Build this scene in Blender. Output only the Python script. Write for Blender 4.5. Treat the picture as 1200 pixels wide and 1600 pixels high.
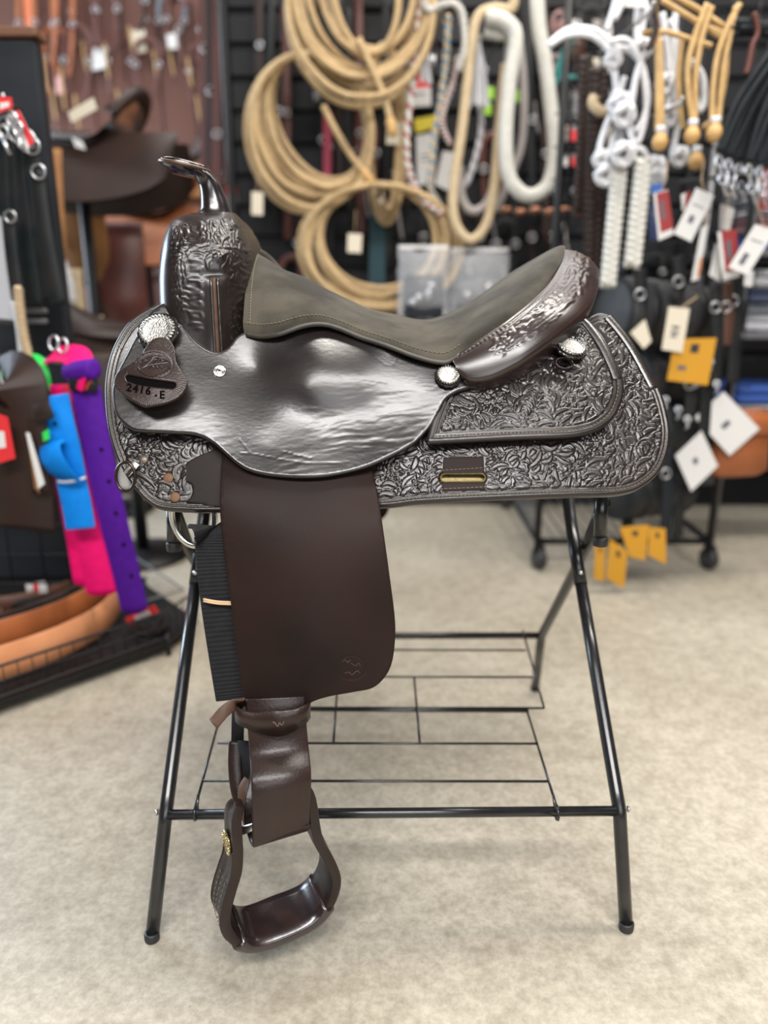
import bpy, math, random
import numpy as np
from mathutils import Vector, Matrix
from mathutils.geometry import delaunay_2d_cdt

for o in list(bpy.data.objects): bpy.data.objects.remove(o)
SC = bpy.context.scene
COL = SC.collection
R = math.radians
PI = math.pi
random.seed(7)
RNG = np.random.default_rng(11)

# ------------------------------------------------------------------ camera
F = 1203.0                    # focal length in pixels of the 1200 x 1600 frame
TH = R(16.4)                  # downward pitch
CAMY, CAMH = -1.24, 0.90
cam_d = bpy.data.cameras.new('camera')
cam = bpy.data.objects.new('camera', cam_d); COL.objects.link(cam)
cam.location = (0, CAMY, CAMH)
cam.rotation_euler = (R(90) - TH, 0, 0)
cam_d.sensor_fit = 'VERTICAL'; cam_d.sensor_height = 36; cam_d.sensor_width = 27
cam_d.lens = 36 * F / 1600
cam_d.clip_start = 0.05
cam_d.dof.use_dof = True
cam_d.dof.focus_distance = 1.02
cam_d.dof.aperture_fstop = 1.75
SC.camera = cam

# ------------------------------------------------------------------ light
W = bpy.data.worlds.new('shop_ambient'); SC.world = W; W.use_nodes = True
W.node_tree.nodes['Background'].inputs[0].default_value = (0.93, 0.96, 1.0, 1)
W.node_tree.nodes['Background'].inputs[1].default_value = 0.045

def area(name, loc, target, sx, sy, power, col):
    l = bpy.data.lights.new(name, 'AREA'); l.shape = 'RECTANGLE'; l.size = sx; l.size_y = sy
    l.energy = power; l.color = col
    o = bpy.data.objects.new(name, l); COL.objects.link(o); o.location = loc
    o.rotation_euler = (Vector(target) - Vector(loc)).to_track_quat('-Z', 'Y').to_euler()
    return o
WARM = (1.0, 0.95, 0.87); COOL = (0.70, 0.85, 1.0); NEUT = (1, 0.98, 0.95)
# rows of ceiling fixtures
area('ceiling_light_front', (0.1, -2.6, 3.3), (0.1, -1.6, 0), 3.6, 0.7, 235, NEUT)
area('ceiling_light_mid', (1.0, 0.3, 3.3), (1.0, 0.3, 0), 2.8, 0.4, 120, WARM)
area('ceiling_light_back', (0.0, 2.2, 3.3), (0.0, 2.5, 0), 4.5, 0.5, 85, NEUT)
# open bay door at the left and shop front windows behind the photographer
area('bay_door_light', (-3.7, 2.2, 1.7), (-0.3, 0.2, 0.1), 2.4, 2.2, 230, COOL)
area('shop_front_light', (0.8, -4.6, 2.0), (0, 0, 0.6), 4.0, 1.4, 75, (0.95, 0.97, 1.0))
SC.view_settings.view_transform = 'Standard'
SC.view_settings.look = 'None'
SC.view_settings.exposure = 0.0
SC.view_settings.gamma = 1.0
SC.view_settings.use_curve_mapping = False

# ------------------------------------------------------------------ pixel helpers
CT, ST = math.cos(TH), math.sin(TH)
def P(px, py, Y):
    u = (px - 600) / F; v = (py - 800) / F
    dy = CT - v * ST; dz = -ST - v * CT
    t = (Y - CAMY) / dy
    return Vector((u * t, Y, CAMH + dz * t))
def PZ(px, py, z):
    u = (px - 600) / F; v = (py - 800) / F
    dy = CT - v * ST; dz = -ST - v * CT
    t = (z - CAMH) / dz
    return Vector((u * t, CAMY + dy * t, z))
def PN(px, py, Y):
    px = np.asarray(px, float); py = np.asarray(py, float); Y = np.asarray(Y, float)
    u = (px - 600) / F; v = (py - 800) / F
    dy = CT - v * ST; dz = -ST - v * CT
    t = (Y - CAMY) / dy
    return np.stack([u * t, Y, CAMH + dz * t], -1)
def proj(V):
    d = V - np.array([0, CAMY, CAMH])
    dep = d[..., 1] * CT - d[..., 2] * ST
    up = d[..., 1] * ST + d[..., 2] * CT
    return 600 + F * d[..., 0] / dep, 800 - F * up / dep

# ------------------------------------------------------------------ materials
MATS = {}
def mat(name, col, rough=0.5, metal=0.0, col2=None, scale=20, var=0.5, bump=0.0, bscale=200, coat=0.0, spec=0.5,
        trans=0.0, sheen=0.0, stretch=None, rvar=0.0, alpha=1.0, detail=4, bdist=0.001, emit=None):
    if name in MATS: return MATS[name]
    m = bpy.data.materials.new(name); m.use_nodes = True
    N, L = m.node_tree.nodes, m.node_tree.links
    b = N['Principled BSDF']
    b.inputs['Base Color'].default_value = (*col, 1); b.inputs['Roughness'].default_value = rough
    b.inputs['Metallic'].default_value = metal; b.inputs['Coat Weight'].default_value = coat
    b.inputs['Specular IOR Level'].default_value = spec; b.inputs['Transmission Weight'].default_value = trans
    b.inputs['Alpha'].default_value = alpha
    if sheen:
        b.inputs['Sheen Weight'].default_value = sheen; b.inputs['Sheen Roughness'].default_value = 0.5
    if coat: b.inputs['Coat Roughness'].default_value = 0.18
    if emit:
        b.inputs['Emission Color'].default_value = (*emit[:3], 1); b.inputs['Emission Strength'].default_value = emit[3]
    if col2 or bump or rvar:
        tc = N.new('ShaderNodeTexCoord'); mp = N.new('ShaderNodeMapping')
        L.new(tc.outputs['Object'], mp.inputs['Vector'])
        if stretch: mp.inputs['Scale'].default_value = stretch
    if col2 or rvar:
        n = N.new('ShaderNodeTexNoise'); n.inputs['Scale'].default_value = scale; n.inputs['Detail'].default_value = detail
        L.new(mp.outputs[0], n.inputs['Vector'])
        r = N.new('ShaderNodeValToRGB')
        r.color_ramp.elements[0].position = 0.5 - 0.5 * (1 - var) * 0.6; r.color_ramp.elements[1].position = 0.5 + 0.5 * (1 - var) * 0.6
        r.color_ramp.elements[0].color = (*col, 1); r.color_ramp.elements[1].color = (*(col2 or col), 1)
        L.new(n.outputs[0], r.inputs[0])
        if col2: L.new(r.outputs[0], b.inputs['Base Color'])
        if rvar:
            mr = N.new('ShaderNodeMapRange'); mr.inputs[1].default_value = 0.3; mr.inputs[2].default_value = 0.7
            mr.inputs[3].default_value = rough - rvar; mr.inputs[4].default_value = rough + rvar
            L.new(n.outputs[0], mr.inputs[0]); L.new(mr.outputs[0], b.inputs['Roughness'])
    if bump:
        n2 = N.new('ShaderNodeTexNoise'); n2.inputs['Scale'].default_value = bscale; n2.inputs['Detail'].default_value = 3
        L.new(mp.outputs[0], n2.inputs['Vector'])
        bp = N.new('ShaderNodeBump'); bp.inputs['Strength'].default_value = bump; bp.inputs['Distance'].default_value = bdist
        L.new(n2.outputs[0], bp.inputs['Height']); L.new(bp.outputs[0], b.inputs['Normal'])
    MATS[name] = m
    return m

# ------------------------------------------------------------------ objects
def link(name, me, m=None, parent=None):
    o = bpy.data.objects.new(name, me); COL.objects.link(o)
    if m is not None: me.materials.append(m)
    if parent is not None:
        o.parent = parent
        o.matrix_parent_inverse = parent.matrix_basis.inverted()
    return o
def mk(name, V, Fc, m, parent=None, smooth=True, sharp=None):
    me = bpy.data.meshes.new(name)
    me.from_pydata([tuple(v) for v in V], [], [tuple(int(i) for i in f) for f in Fc]); me.update()
    if smooth:
        me.polygons.foreach_set('use_smooth', [True] * len(me.polygons))
        if sharp: me.set_sharp_from_angle(angle=R(sharp))
    return link(name, me, m, parent)
def tag(o, label, cat, group=None, kind=None):
    if label: o['label'] = label
    if cat: o['category'] = cat
    if group: o['group'] = group
    if kind: o['kind'] = kind
    return o
def thing(name, loc, label, cat, group=None):
    o = bpy.data.objects.new(name, None); COL.objects.link(o); o.location = loc; o.empty_display_size = 0.02
    return tag(o, label, cat, group)
def struct(o): o['kind'] = 'structure'; return o

class MB:                                          # gathers shapes into one mesh
    def __init__(s): s.v = []; s.f = []
    def add(s, V, Fc):
        b = len(s.v); s.v += [tuple(v) for v in V]; s.f += [tuple(i + b for i in f) for f in Fc]; return s
    def build(s, name, m, parent=None, smooth=True, sharp=40): return mk(name, s.v, s.f, m, parent, smooth, sharp)

def frames(pts, closed=False, up=None):
    pts = [Vector(p) for p in pts]; n = len(pts); T = []
    for i in range(n):
        a = pts[i - 1] if (i > 0 or closed) else pts[i]
        b = pts[(i + 1) % n] if (i < n - 1 or closed) else pts[i]
        d = b - a
        T.append(d.normalized() if d.length > 1e-9 else Vector((0, 0, 1)))
    U = []
    if up is not None:
        for i in range(n):
            u = Vector(up[i] if isinstance(up, list) else up); u = u - u.dot(T[i]) * T[i]
            if u.length < 1e-6: u = T[i].orthogonal()
            U.append(u.normalized())
    else:
        u = T[0].orthogonal().normalized()
        for i in range(n):
            u = u - u.dot(T[i]) * T[i]
            u = u.normalized() if u.length > 1e-9 else T[i].orthogonal().normalized()
            U.append(u.copy())
    return pts, T, U
def sweep(path, prof, closed=False, up=None, scale=None, caps=True):
    """prof: closed list of (a,b): a along U, b along T x U.  -> V,F"""
    pts, T, U = frames(path, closed, up); k = len(prof); V = []; Fc = []
    for i, p in enumerate(pts):
        Bn = T[i].cross(U[i]); s = 1 if scale is None else (scale[i] if not callable(scale) else scale(i / max(1, len(pts) - 1)))
        if not isinstance(s, (tuple, list)): s = (s, s)
        for a, b in prof: V.append(p + U[i] * a * s[0] + Bn * b * s[1])
    n = len(pts)
    for i in range(n if closed else n - 1):
        j = (i + 1) % n
        for q in range(k):
            r = (q + 1) % k
            Fc.append((i * k + q, i * k + r, j * k + r, j * k + q))
    if caps and not closed:
        Fc.append(tuple(range(k - 1, -1, -1))); Fc.append(tuple((n - 1) * k + q for q in range(k)))
    return V, Fc
def circ(r, n=10): return [(r * math.cos(2 * PI * i / n), r * math.sin(2 * PI * i / n)) for i in range(n)]
def rectp(w, t, b=None):
    """w along Bn, t along U, with small bevel"""
    b = b if b is not None else t * 0.35; w /= 2; t /= 2
    return [(-t, -w + b), (-t, w - b), (-t + b, w), (t - b, w), (t, w - b), (t, -w + b), (t - b, -w), (-t + b, -w)]
def tube(path, r, n=10, closed=False, scale=None, caps=True): return sweep(path, circ(r, n), closed, None, scale, caps)
def crv(pts, n=8, closed=False):
    """Catmull-Rom through points (tuples of any dimension)"""
    A = np.array([tuple(p) for p in pts], float); m = len(A); out = []
    for i in range(m if closed else m - 1):
        if closed: p0, p1, p2, p3 = A[i - 1], A[i], A[(i + 1) % m], A[(i + 2) % m]
        else: p0, p1, p2, p3 = A[max(i - 1, 0)], A[i], A[i + 1], A[min(i + 2, m - 1)]
        for k in range(n):
            t = k / n
            out.append(0.5 * ((2 * p1) + (-p0 + p2) * t + (2 * p0 - 5 * p1 + 4 * p2 - p3) * t * t + (-p0 + 3 * p1 - 3 * p2 + p3) * t ** 3))
    if not closed: out.append(A[-1])
    return np.array(out)
def box(c, sx, sy, sz, rot=None, bev=0.0):
    """box with chamfered vertical and horizontal edges (centre c)"""
    V = []; Fc = []; hx, hy, hz = sx / 2, sy / 2, sz / 2; b = min(bev, hx * .9, hy * .9, hz * .9)
    def ring(x, y, z): return [(-x + b, -y, z), (x - b, -y, z), (x, -y + b, z), (x, y - b, z), (x - b, y, z), (-x + b, y, z), (-x, y - b, z), (-x, -y + b, z)]
    if b > 0:
        rs = [ring(hx - b, hy - b, -hz), ring(hx, hy, -hz + b), ring(hx, hy, hz - b), ring(hx - b, hy - b, hz)]
        for r_ in rs: V += r_
        for i in range(3):
            for q in range(8): Fc.append((i * 8 + q, i * 8 + (q + 1) % 8, i * 8 + 8 + (q + 1) % 8, i * 8 + 8 + q))
        Fc.append(tuple(range(7, -1, -1))); Fc.append(tuple(range(24, 32)))
    else:
        V = [(x, y, z) for z in (-hz, hz) for x, y in ((-hx, -hy), (hx, -hy), (hx, hy), (-hx, hy))]
        Fc = [(3, 2, 1, 0), (4, 5, 6, 7), (0, 1, 5, 4), (1, 2, 6, 5), (2, 3, 7, 6), (3, 0, 4, 7)]
    M = rot if rot is not None else Matrix.Identity(3)
    return [M @ Vector(v) + Vector(c) for v in V], Fc
def frame_mat(n, up=(0, 0, 1)):
    """3x3 with local z = n, local y close to up"""
    z = Vector(n).normalized(); y = Vector(up); y = (y - y.dot(z) * z).normalized(); x = y.cross(z)
    return Matrix((x, y, z)).transposed()
def lathe(prof, c, M=None, n=24, caps=True):
    """prof: list of (r, h) along local z"""
    M = M if M is not None else Matrix.Identity(3); V = []; Fc = []
    for r, h in prof:
        for i in range(n):
            a = 2 * PI * i / n; V.append(M @ Vector((r * math.cos(a), r * math.sin(a), h)) + Vector(c))
    for j in range(len(prof) - 1):
        for i in range(n):
            k = (i + 1) % n; Fc.append((j * n + i, j * n + k, (j + 1) * n + k, (j + 1) * n + i))
    if caps: Fc.append(tuple(range(n - 1, -1, -1))); Fc.append(tuple((len(prof) - 1) * n + i for i in range(n)))
    return V, Fc
def plate(outl, M, c, th, bev=0.0):
    """2-D outline (local xy, ccw) extruded th along local z from 0; front at +th"""
    n = len(outl); A = np.array(outl, float); V = []; Fc = []
    cen = A.mean(0)
    def lay(k, z): return [M @ Vector((cen[0] + (x - cen[0]) * k, cen[1] + (y - cen[1]) * k, z)) + Vector(c) for x, y in A]
    rad = np.abs(A - cen).max(); kb = 1 - bev / rad
    rs = [lay(1, 0), lay(1, th - bev), lay(kb, th)] if bev else [lay(1, 0), lay(1, th)]
    for r_ in rs: V += r_
    for j in range(len(rs) - 1):
        for i in range(n): k = (i + 1) % n; Fc.append((j * n + i, j * n + k, (j + 1) * n + k, (j + 1) * n + i))
    Fc.append(tuple(range(n - 1, -1, -1))); Fc.append(tuple((len(rs) - 1) * n + i for i in range(n)))
    return V, Fc
def grid_mesh(G, closeu=False, closev=False):
    """G: array (nu,nv,3)"""
    nu, nv = G.shape[:2]; V = G.reshape(-1, 3); Fc = []
    for i in range(nu if closeu else nu - 1):
        for j in range(nv if closev else nv - 1):
            a, b = i * nv + j, i * nv + (j + 1) % nv
            c, d = ((i + 1) % nu) * nv + (j + 1) % nv, ((i + 1) % nu) * nv + j
            Fc.append((a, b, c, d))
    return V, Fc
def grid_normals(G):
    du = np.gradient(G, axis=0); dv = np.gradient(G, axis=1)
    n = np.cross(du, dv); return n / (np.linalg.norm(n, axis=-1, keepdims=True) + 1e-12)

# ------------------------------------------------------------------ leather sheets
class TPS:
    def __init__(s, ctrl):
        C = np.array(ctrl, float); s.x = C[:, :2] / 300.0; n = len(C)
        K = s.k(s.x, s.x) + np.eye(n) * 1e-5; Q = np.hstack([np.ones((n, 1)), s.x])
        A = np.zeros((n + 3, n + 3)); A[:n, :n] = K; A[:n, n:] = Q; A[n:, :n] = Q.T
        s.w = np.linalg.solve(A, np.concatenate([C[:, 2], np.zeros(3)]))
    @staticmethod
    def k(a, b):
        d2 = ((a[:, None] - b[None]) ** 2).sum(-1); return 0.5 * d2 * np.log(d2 + 1e-12)
    def __call__(s, px, py):
        px = np.asarray(px, float); sh = px.shape
        q = np.stack([px.ravel(), np.asarray(py, float).ravel()], -1) / 300.0
        out = s.k(q, s.x) @ s.w[:-3] + s.w[-3] + q @ s.w[-2:]
        return out.reshape(sh)
def surf_pn(tps, px, py):
    p = PN(px, py, tps(px, py)); e = 1.0
    a = PN(px + e, py, tps(px + e, py)) - PN(px - e, py, tps(px - e, py))
    b = PN(px, py + e, tps(px, py + e)) - PN(px, py - e, tps(px, py - e))
    n = np.cross(a, b); n /= np.linalg.norm(n, axis=-1, keepdims=True)
    n *= np.where(n[..., 1:2] > 0, -1, 1)
    return p, n
def seg_dist(q, poly):
    """distance of points q (n,2) to closed polyline (nearest vertex, then exact on its two segments)"""
    out = np.empty(len(q)); n = len(poly); p2 = (poly ** 2).sum(1); nx = np.roll(poly, -1, 0)
    def sd(c, a, b):
        ab = b - a; t = np.clip(((c - a) * ab).sum(-1) / ((ab ** 2).sum(-1) + 1e-12), 0, 1)
        return ((c - a - t[:, None] * ab) ** 2).sum(-1)
    for s in range(0, len(q), 6000):
        c = q[s:s + 6000]; i = (p2[None] - 2 * c @ poly.T).argmin(1)
        out[s:s + 6000] = np.sqrt(np.minimum(sd(c, poly[i], nx[i]), sd(c, poly[i - 1], poly[i])))
    return out
def inside(q, poly):
    x, y = q[:, 0], q[:, 1]; c = np.zeros(len(q), bool); n = len(poly); j = n - 1
    for i in range(n):
        xi, yi = poly[i]; xj, yj = poly[j]
        if yi != yj:
            c ^= ((yi > y) != (yj > y)) & (x < (xj - xi) * (y - yi) / (yj - yi) + xi)
        j = i
    return c
def resample(poly, step, closed=True):
    A = np.vstack([poly, poly[:1]]) if closed else np.asarray(poly)
    d = np.sqrt((np.diff(A, axis=0) ** 2).sum(1)); s = np.concatenate([[0], np.cumsum(d)])
    n = max(4, int(round(s[-1] / step))); t = np.linspace(0, s[-1], n, endpoint=not closed)
    return np.stack([np.interp(t, s, A[:, i]) for i in range(A.shape[1])], -1)
def sheet(name, outline, tps, m, parent, sp=6.0, th=0.004, hf=None, er=3.0, dense=None, dsp=1.6, holes=(), side=1, smooth_n=6, raw=False):
    B = np.asarray(outline, float) if raw else crv(outline, smooth_n, True)
    B = resample(B, min(sp, 3.0)); Hs = [resample(np.asarray(h, float), 2.0) for h in holes]
    loops = [B] + Hs
    x0, y0 = B.min(0); x1, y1 = B.max(0)
    def hexg(s):
        ys = np.arange(y0, y1, s * 0.866); g = []
        for i, y in enumerate(ys):
            xs = np.arange(x0 + (i % 2) * s / 2, x1, s); g.append(np.stack([xs, np.full(len(xs), y)], -1))
        return np.vstack(g)
    q = hexg(sp)
    if dense is not None:
        q = q[~dense(q[:, 0], q[:, 1])]; qd = hexg(dsp); qd = qd[dense(qd[:, 0], qd[:, 1])]; q = np.vstack([q, qd])
    rings = []
    for Lp in loops:
        tn = np.roll(Lp, -1, 0) - np.roll(Lp, 1, 0); tn /= np.linalg.norm(tn, axis=1, keepdims=True) + 1e-9
        nn = np.stack([-tn[:, 1], tn[:, 0]], -1)
        for k in (0.3, 1.0): rings += [(Lp + nn * er * k, er * k), (Lp - nn * er * k, er * k)]
    def keep(a, dmin):
        ok = inside(a, B)
        for h in Hs: ok &= ~inside(a, h)
        a = a[ok]; d = np.min([seg_dist(a, Lp) for Lp in loops], 0) if len(a) else np.zeros(0)
        return a[d > dmin]
    allp = [keep(q, er * 1.25)] + [keep(r_, dm * 0.93) for r_, dm in rings]
    pts = np.vstack([*loops] + allp); edges = []; b = 0
    for Lp in loops: n = len(Lp); edges += [(b + i, b + (i + 1) % n) for i in range(n)]; b += n
    res = delaunay_2d_cdt([Vector(p) for p in pts], edges, [], 2 if Hs else 1, 1e-4)
    Q = np.array([tuple(v) for v in res[0]]); T = np.array([f for f in res[2] if len(f) == 3])
    for h_ in Hs: T = T[~inside(Q[T].mean(1), h_)]
    p, nrm = surf_pn(tps, Q[:, 0], Q[:, 1])
    d = np.min([seg_dist(Q, Lp) for Lp in loops], 0)
    k = np.clip(1 - d / er, 0, 1); drop = (1 - np.sqrt(np.clip(1 - k * k, 0, 1))) * min(th * 0.45, er * 0.0009)
    h = -drop
    if hf is not None: h = h + hf(Q[:, 0], Q[:, 1], seg_dist(Q, B))
    front = p + nrm * h[:, None]; back = p - nrm * th
    # orient triangles to face the camera side
    t0 = T[:, 0]; fn = np.cross(front[T[:, 1]] - front[t0], front[T[:, 2]] - front[t0])
    flip = (fn * nrm[t0]).sum(-1) < 0; T[flip] = T[flip][:, ::-1]
    cnt = {}
    for tri in T:
        for i in range(3):
            a_, b_ = int(tri[i]), int(tri[(i + 1) % 3])
            if (b_, a_) in cnt: del cnt[(b_, a_)]
            else: cnt[(a_, b_)] = 1
    n = len(Q); V = np.vstack([front, back])
    Fc = [tuple(t) for t in T] + [(t[2] + n, t[1] + n, t[0] + n) for t in T] + [(b_, a_, a_ + n, b_ + n) for a_, b_ in cnt]
    if side < 0: V = V * np.array([1, -1, 1]); Fc = [tuple(reversed(f)) for f in Fc]
    return mk(name, V, Fc, m, parent, True, 55)
def stitches(name, path, tps, m, parent, ln=4.2, gap=2.0, r=0.0006, lift=0.0004, tilt=0.0):
    """dashes lying on a sheet along a pixel path"""
    S = resample(np.asarray(path, float), ln + gap, False); b = MB()
    tn = np.gradient(S, axis=0); tn /= np.linalg.norm(tn, axis=1, keepdims=True) + 1e-9
    ca, sa = math.cos(tilt), math.sin(tilt); tn = np.stack([tn[:, 0] * ca - tn[:, 1] * sa, tn[:, 0] * sa + tn[:, 1] * ca], -1)
    a = S - tn * ln / 2; c = S + tn * ln / 2
    pa, na = surf_pn(tps, a[:, 0], a[:, 1]); pc, nc = surf_pn(tps, c[:, 0], c[:, 1])
    for i in range(len(S)):
        n_ = Vector(na[i]); A = Vector(pa[i]) + n_ * lift * 0.2; C = Vector(pc[i]) + n_ * lift * 0.2; Mi = (A + C) / 2 + n_ * (lift + r * 0.5)
        b.add(*tube([A, (A + Mi) / 2 + n_ * r * .3, Mi, (C + Mi) / 2 + n_ * r * .3, C], r, 5))
    return b.build(name, m, parent)
# ================================================================== floor
def floor_material():
    m = bpy.data.materials.new('polished_concrete'); m.use_nodes = True
    N, L = m.node_tree.nodes, m.node_tree.links; b = N['Principled BSDF']
    tc = N.new('ShaderNodeTexCoord')
    def noise(s, d, ro=0.55):
        n = N.new('ShaderNodeTexNoise'); n.inputs['Scale'].default_value = s; n.inputs['Detail'].default_value = d
        n.inputs['Roughness'].default_value = ro; L.new(tc.outputs['Object'], n.inputs['Vector']); return n
    def ramp(src, p0, c0, p1, c1):
        r = N.new('ShaderNodeValToRGB'); e = r.color_ramp.elements
        e[0].position = p0; e[0].color = (*c0, 1); e[1].position = p1; e[1].color = (*c1, 1); L.new(src, r.inputs[0]); return r
    def mix(f, a, c, mode='MIX'):
        x = N.new('ShaderNodeMixRGB'); x.blend_type = mode
        if isinstance(f, float): x.inputs[0].default_value = f
        else: L.new(f, x.inputs[0])
        L.new(a, x.inputs[1]); L.new(c, x.inputs[2]); return x.outputs[0]
    big = ramp(noise(2.3, 5).outputs[0], .36, (.375, .338, .275), .64, (.455, .418, .350))
    mid = ramp(noise(26, 8, .7).outputs[0], .36, (.78, .76, .73), .60, (1.05, 1.04, 1.03))
    fine = ramp(noise(85, 4, .7).outputs[0], .38, (.78, .76, .73), .60, (1.05, 1.04, 1.03))
    c = mix(1.0, big.outputs[0], mid.outputs[0], 'MULTIPLY'); c = mix(.8, c, fine.outputs[0], 'MULTIPLY')
    spots = ramp(noise(160, 2).outputs[0], .70, (1, 1, 1), .80, (.62, .58, .54)); c = mix(1.0, c, spots.outputs[0], 'MULTIPLY')
    L.new(c, b.inputs['Base Color'])
    rr = ramp(noise(6, 5).outputs[0], .3, (.34,) * 3, .7, (.52,) * 3); L.new(rr.outputs[0], b.inputs['Roughness'])
    b.inputs['Specular IOR Level'].default_value = 0.5
    bp = N.new('ShaderNodeBump'); bp.inputs['Strength'].default_value = .15; bp.inputs['Distance'].default_value = .002
    L.new(noise(120, 4).outputs[0], bp.inputs['Height']); L.new(bp.outputs[0], b.inputs['Normal'])
    return m
fl = mk('floor', *box((0.3, 1.0, -0.05), 12, 14, 0.1), floor_material(), None, False); struct(fl)

# ================================================================== saddle materials
def leather(name, c1, c2, rough, bump, bscale, scale=9, coat=0.25, stretch=None, bdist=0.0012, spec=.8):
    return mat(name, c1, rough, 0, c2, scale, .35, bump, bscale, coat, spec, rvar=.05, stretch=stretch, bdist=bdist)
L_TOOL = leather('tooled_leather', (.0105, .0075, .0070), (.018, .0115, .0100), .30, .06, 900, 14, .0, spec=.62)
L_SMOOTH = leather('smooth_leather', (.0085, .0066, .0064), (.018, .0125, .0115), .31, .16, 130, 10, .1, (1.0, 1.0, 2.0), .0012)
L_FEND = leather('fender_leather', (.0105, .0072, .0064), (.021, .0105, .0085), .52, .10, 300, 7, .0, spec=.13)
L_STRAP = leather('stirrup_strap_leather', (.0150, .0085, .0072), (.026, .0130, .0105), .36, .30, 260, 12, .05, spec=.4)
L_STIR = leather('stirrup_leather', (.0135, .0080, .0070), (.024, .0135, .0115), .40, .15, 500, 18, .05, spec=.3)
L_CANT = leather('cantle_leather', (.0150, .0088, .0078), (.028, .0115, .0095), .31, .05, 700, 9, .0)
L_EDGE = leather('raw_leather_edge', (.055, .027, .016), (.085, .042, .024), .55, .2, 600, 40, 0, spec=.4)
L_HORN = leather('horn_leather', (.0075, .0062, .0066), (.014, .0098, .0092), .20, .06, 300, 12, .3)
SUEDE = mat('grey_suede', (.066, .058, .044), .92, 0, (.024, .021, .0155), 13, .62, .5, 500, 0, .15, sheen=.10, detail=8)
THREAD = mat('tan_thread', (.16, .13, .09), .8)
THREAD_D = mat('dark_thread', (.012, .008, .007), .7)
SILVER = mat('engraved_silver', (.62, .61, .58), .30, 1, (.26, .25, .24), 420, .15, .9, 480, bdist=.0016)
STEEL = mat('polished_steel', (.62, .60, .57), .25, 1)
BRASSY = mat('aged_brass', (.20, .155, .07), .5, .9, (.10, .08, .04), 150, .2)
COPPER = mat('copper_rivet', (.17, .09, .045), .6, .1, (.13, .065, .033), 300, .3, spec=.3)
DARKHOLE = mat('dark_slot', (.004, .0035, .0035), .9, spec=.03)
NYLON_B = mat('black_nylon_webbing', (.006, .006, .008), .7, 0, (.010, .010, .012), 120, .3, .35, 500, spec=.25)

SAD = thing('western_saddle', (0.01, 0, 0.60), 'dark brown tooled western saddle with grey suede seat on black folding stand', 'saddle')

# ------------------------------------------------------------------ tooling height map (pixel space of the saddle's near side)
HX0, HY0, HX1, HY1, HS = 150, 320, 1060, 812, 2
HM = np.zeros(((HY1 - HY0) * HS, (HX1 - HX0) * HS))
def stamp(path, wid, vein=0.45, top=1.0, groove=2.0):
    A = np.asarray(path, float); wid = np.asarray(wid, float); mg = wid.max() + groove + 1
    x0 = int(max((A[:, 0].min() - mg - HX0) * HS, 0)); x1 = int(min((A[:, 0].max() + mg - HX0) * HS, HM.shape[1]))
    y0 = int(max((A[:, 1].min() - mg - HY0) * HS, 0)); y1 = int(min((A[:, 1].max() + mg - HY0) * HS, HM.shape[0]))
    if x1 <= x0 or y1 <= y0: return
    X, Y = np.meshgrid(np.arange(x0, x1) / HS + HX0, np.arange(y0, y1) / HS + HY0)
    sd = np.full(X.shape, 99.); cd = np.full(X.shape, 99.)
    for i in range(len(A) - 1):
        a, b = A[i], A[i + 1]; ab = b - a; l2 = (ab ** 2).sum() + 1e-9
        t = np.clip(((X - a[0]) * ab[0] + (Y - a[1]) * ab[1]) / l2, 0, 1)
        d = np.hypot(X - a[0] - t * ab[0], Y - a[1] - t * ab[1]); w = wid[i] * (1 - t) + wid[i + 1] * t
        cd = np.minimum(cd, d); sd = np.minimum(sd, d - w)
    S = HM[y0:y1, x0:x1]
    g = np.clip(sd / groove, 0, 1); S[:] = np.where(sd > 0, S * g + (1 - g) * -0.35, S)
    ins = sd <= 0; pr = top * (1 - np.exp(sd / 1.1)) * 1.0 - (vein * np.exp(-(cd / 0.8) ** 2) if vein else 0)
    S[:] = np.where(ins, pr, S)
def leaf(x0, y0, x1, y1, bend=0.25, w=4.0, vein=.45, tip=0.35):
    d = np.array([x1 - x0, y1 - y0]); n = np.array([-d[1], d[0]]); t = np.linspace(0, 1, 12)
    A = np.array([x0, y0]) + t[:, None] * d + (np.sin(t * PI) * bend)[:, None] * n
    stamp(A, w * np.sin(np.clip(t * .92 + .06, 0, 1) ** .8 * PI) ** .75 + .3, vein)
def scroll(cx, cy, r, rot=0, dr=1, turns=1.5, w=2.3):
    t = np.linspace(0, 1, 40); a = rot + dr * t * turns * 2 * PI; rr = r * (1 - .82 * t)
    A = np.stack([cx + rr * np.cos(a), cy + rr * np.sin(a)], -1)
    stamp(A, w * (1 - .35 * t), 0.35, 1.0, 1.4); stamp(A[-2:], [w * .95, w * 1.05], 0, 1.1, .6)
def flower(cx, cy, r, rot=0, n=6):
    for k in range(n):
        a = rot + k * 2 * PI / n; ca, sa = math.cos(a), math.sin(a)
        leaf(cx + ca * r * .15, cy + sa * r * .15, cx + ca * r * 1.05, cy + sa * r * 1.05, .10, r * .36, .0)
        for q in (-.34, 0, .34):
            stamp(np.array([(cx + ca * r * .35, cy + sa * r * .35), (cx + math.cos(a + q) * r * .62, cy + math.sin(a + q) * r * .62), (cx + math.cos(a + q * .9) * r * .86, cy + math.sin(a + q * .9) * r * .86)]), [.5, .8, .3], 0, .35, .5)
    stamp([(cx, cy), (cx + .1, cy)], [r * .26] * 2, 0, 1.0, 1.2)
    for k in range(9): stamp([(cx + math.cos(k * .7) * r * .17, cy + math.sin(k * .7) * r * .17)] * 2, [r * .05] * 2, 0, 1.3, .5)
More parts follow.
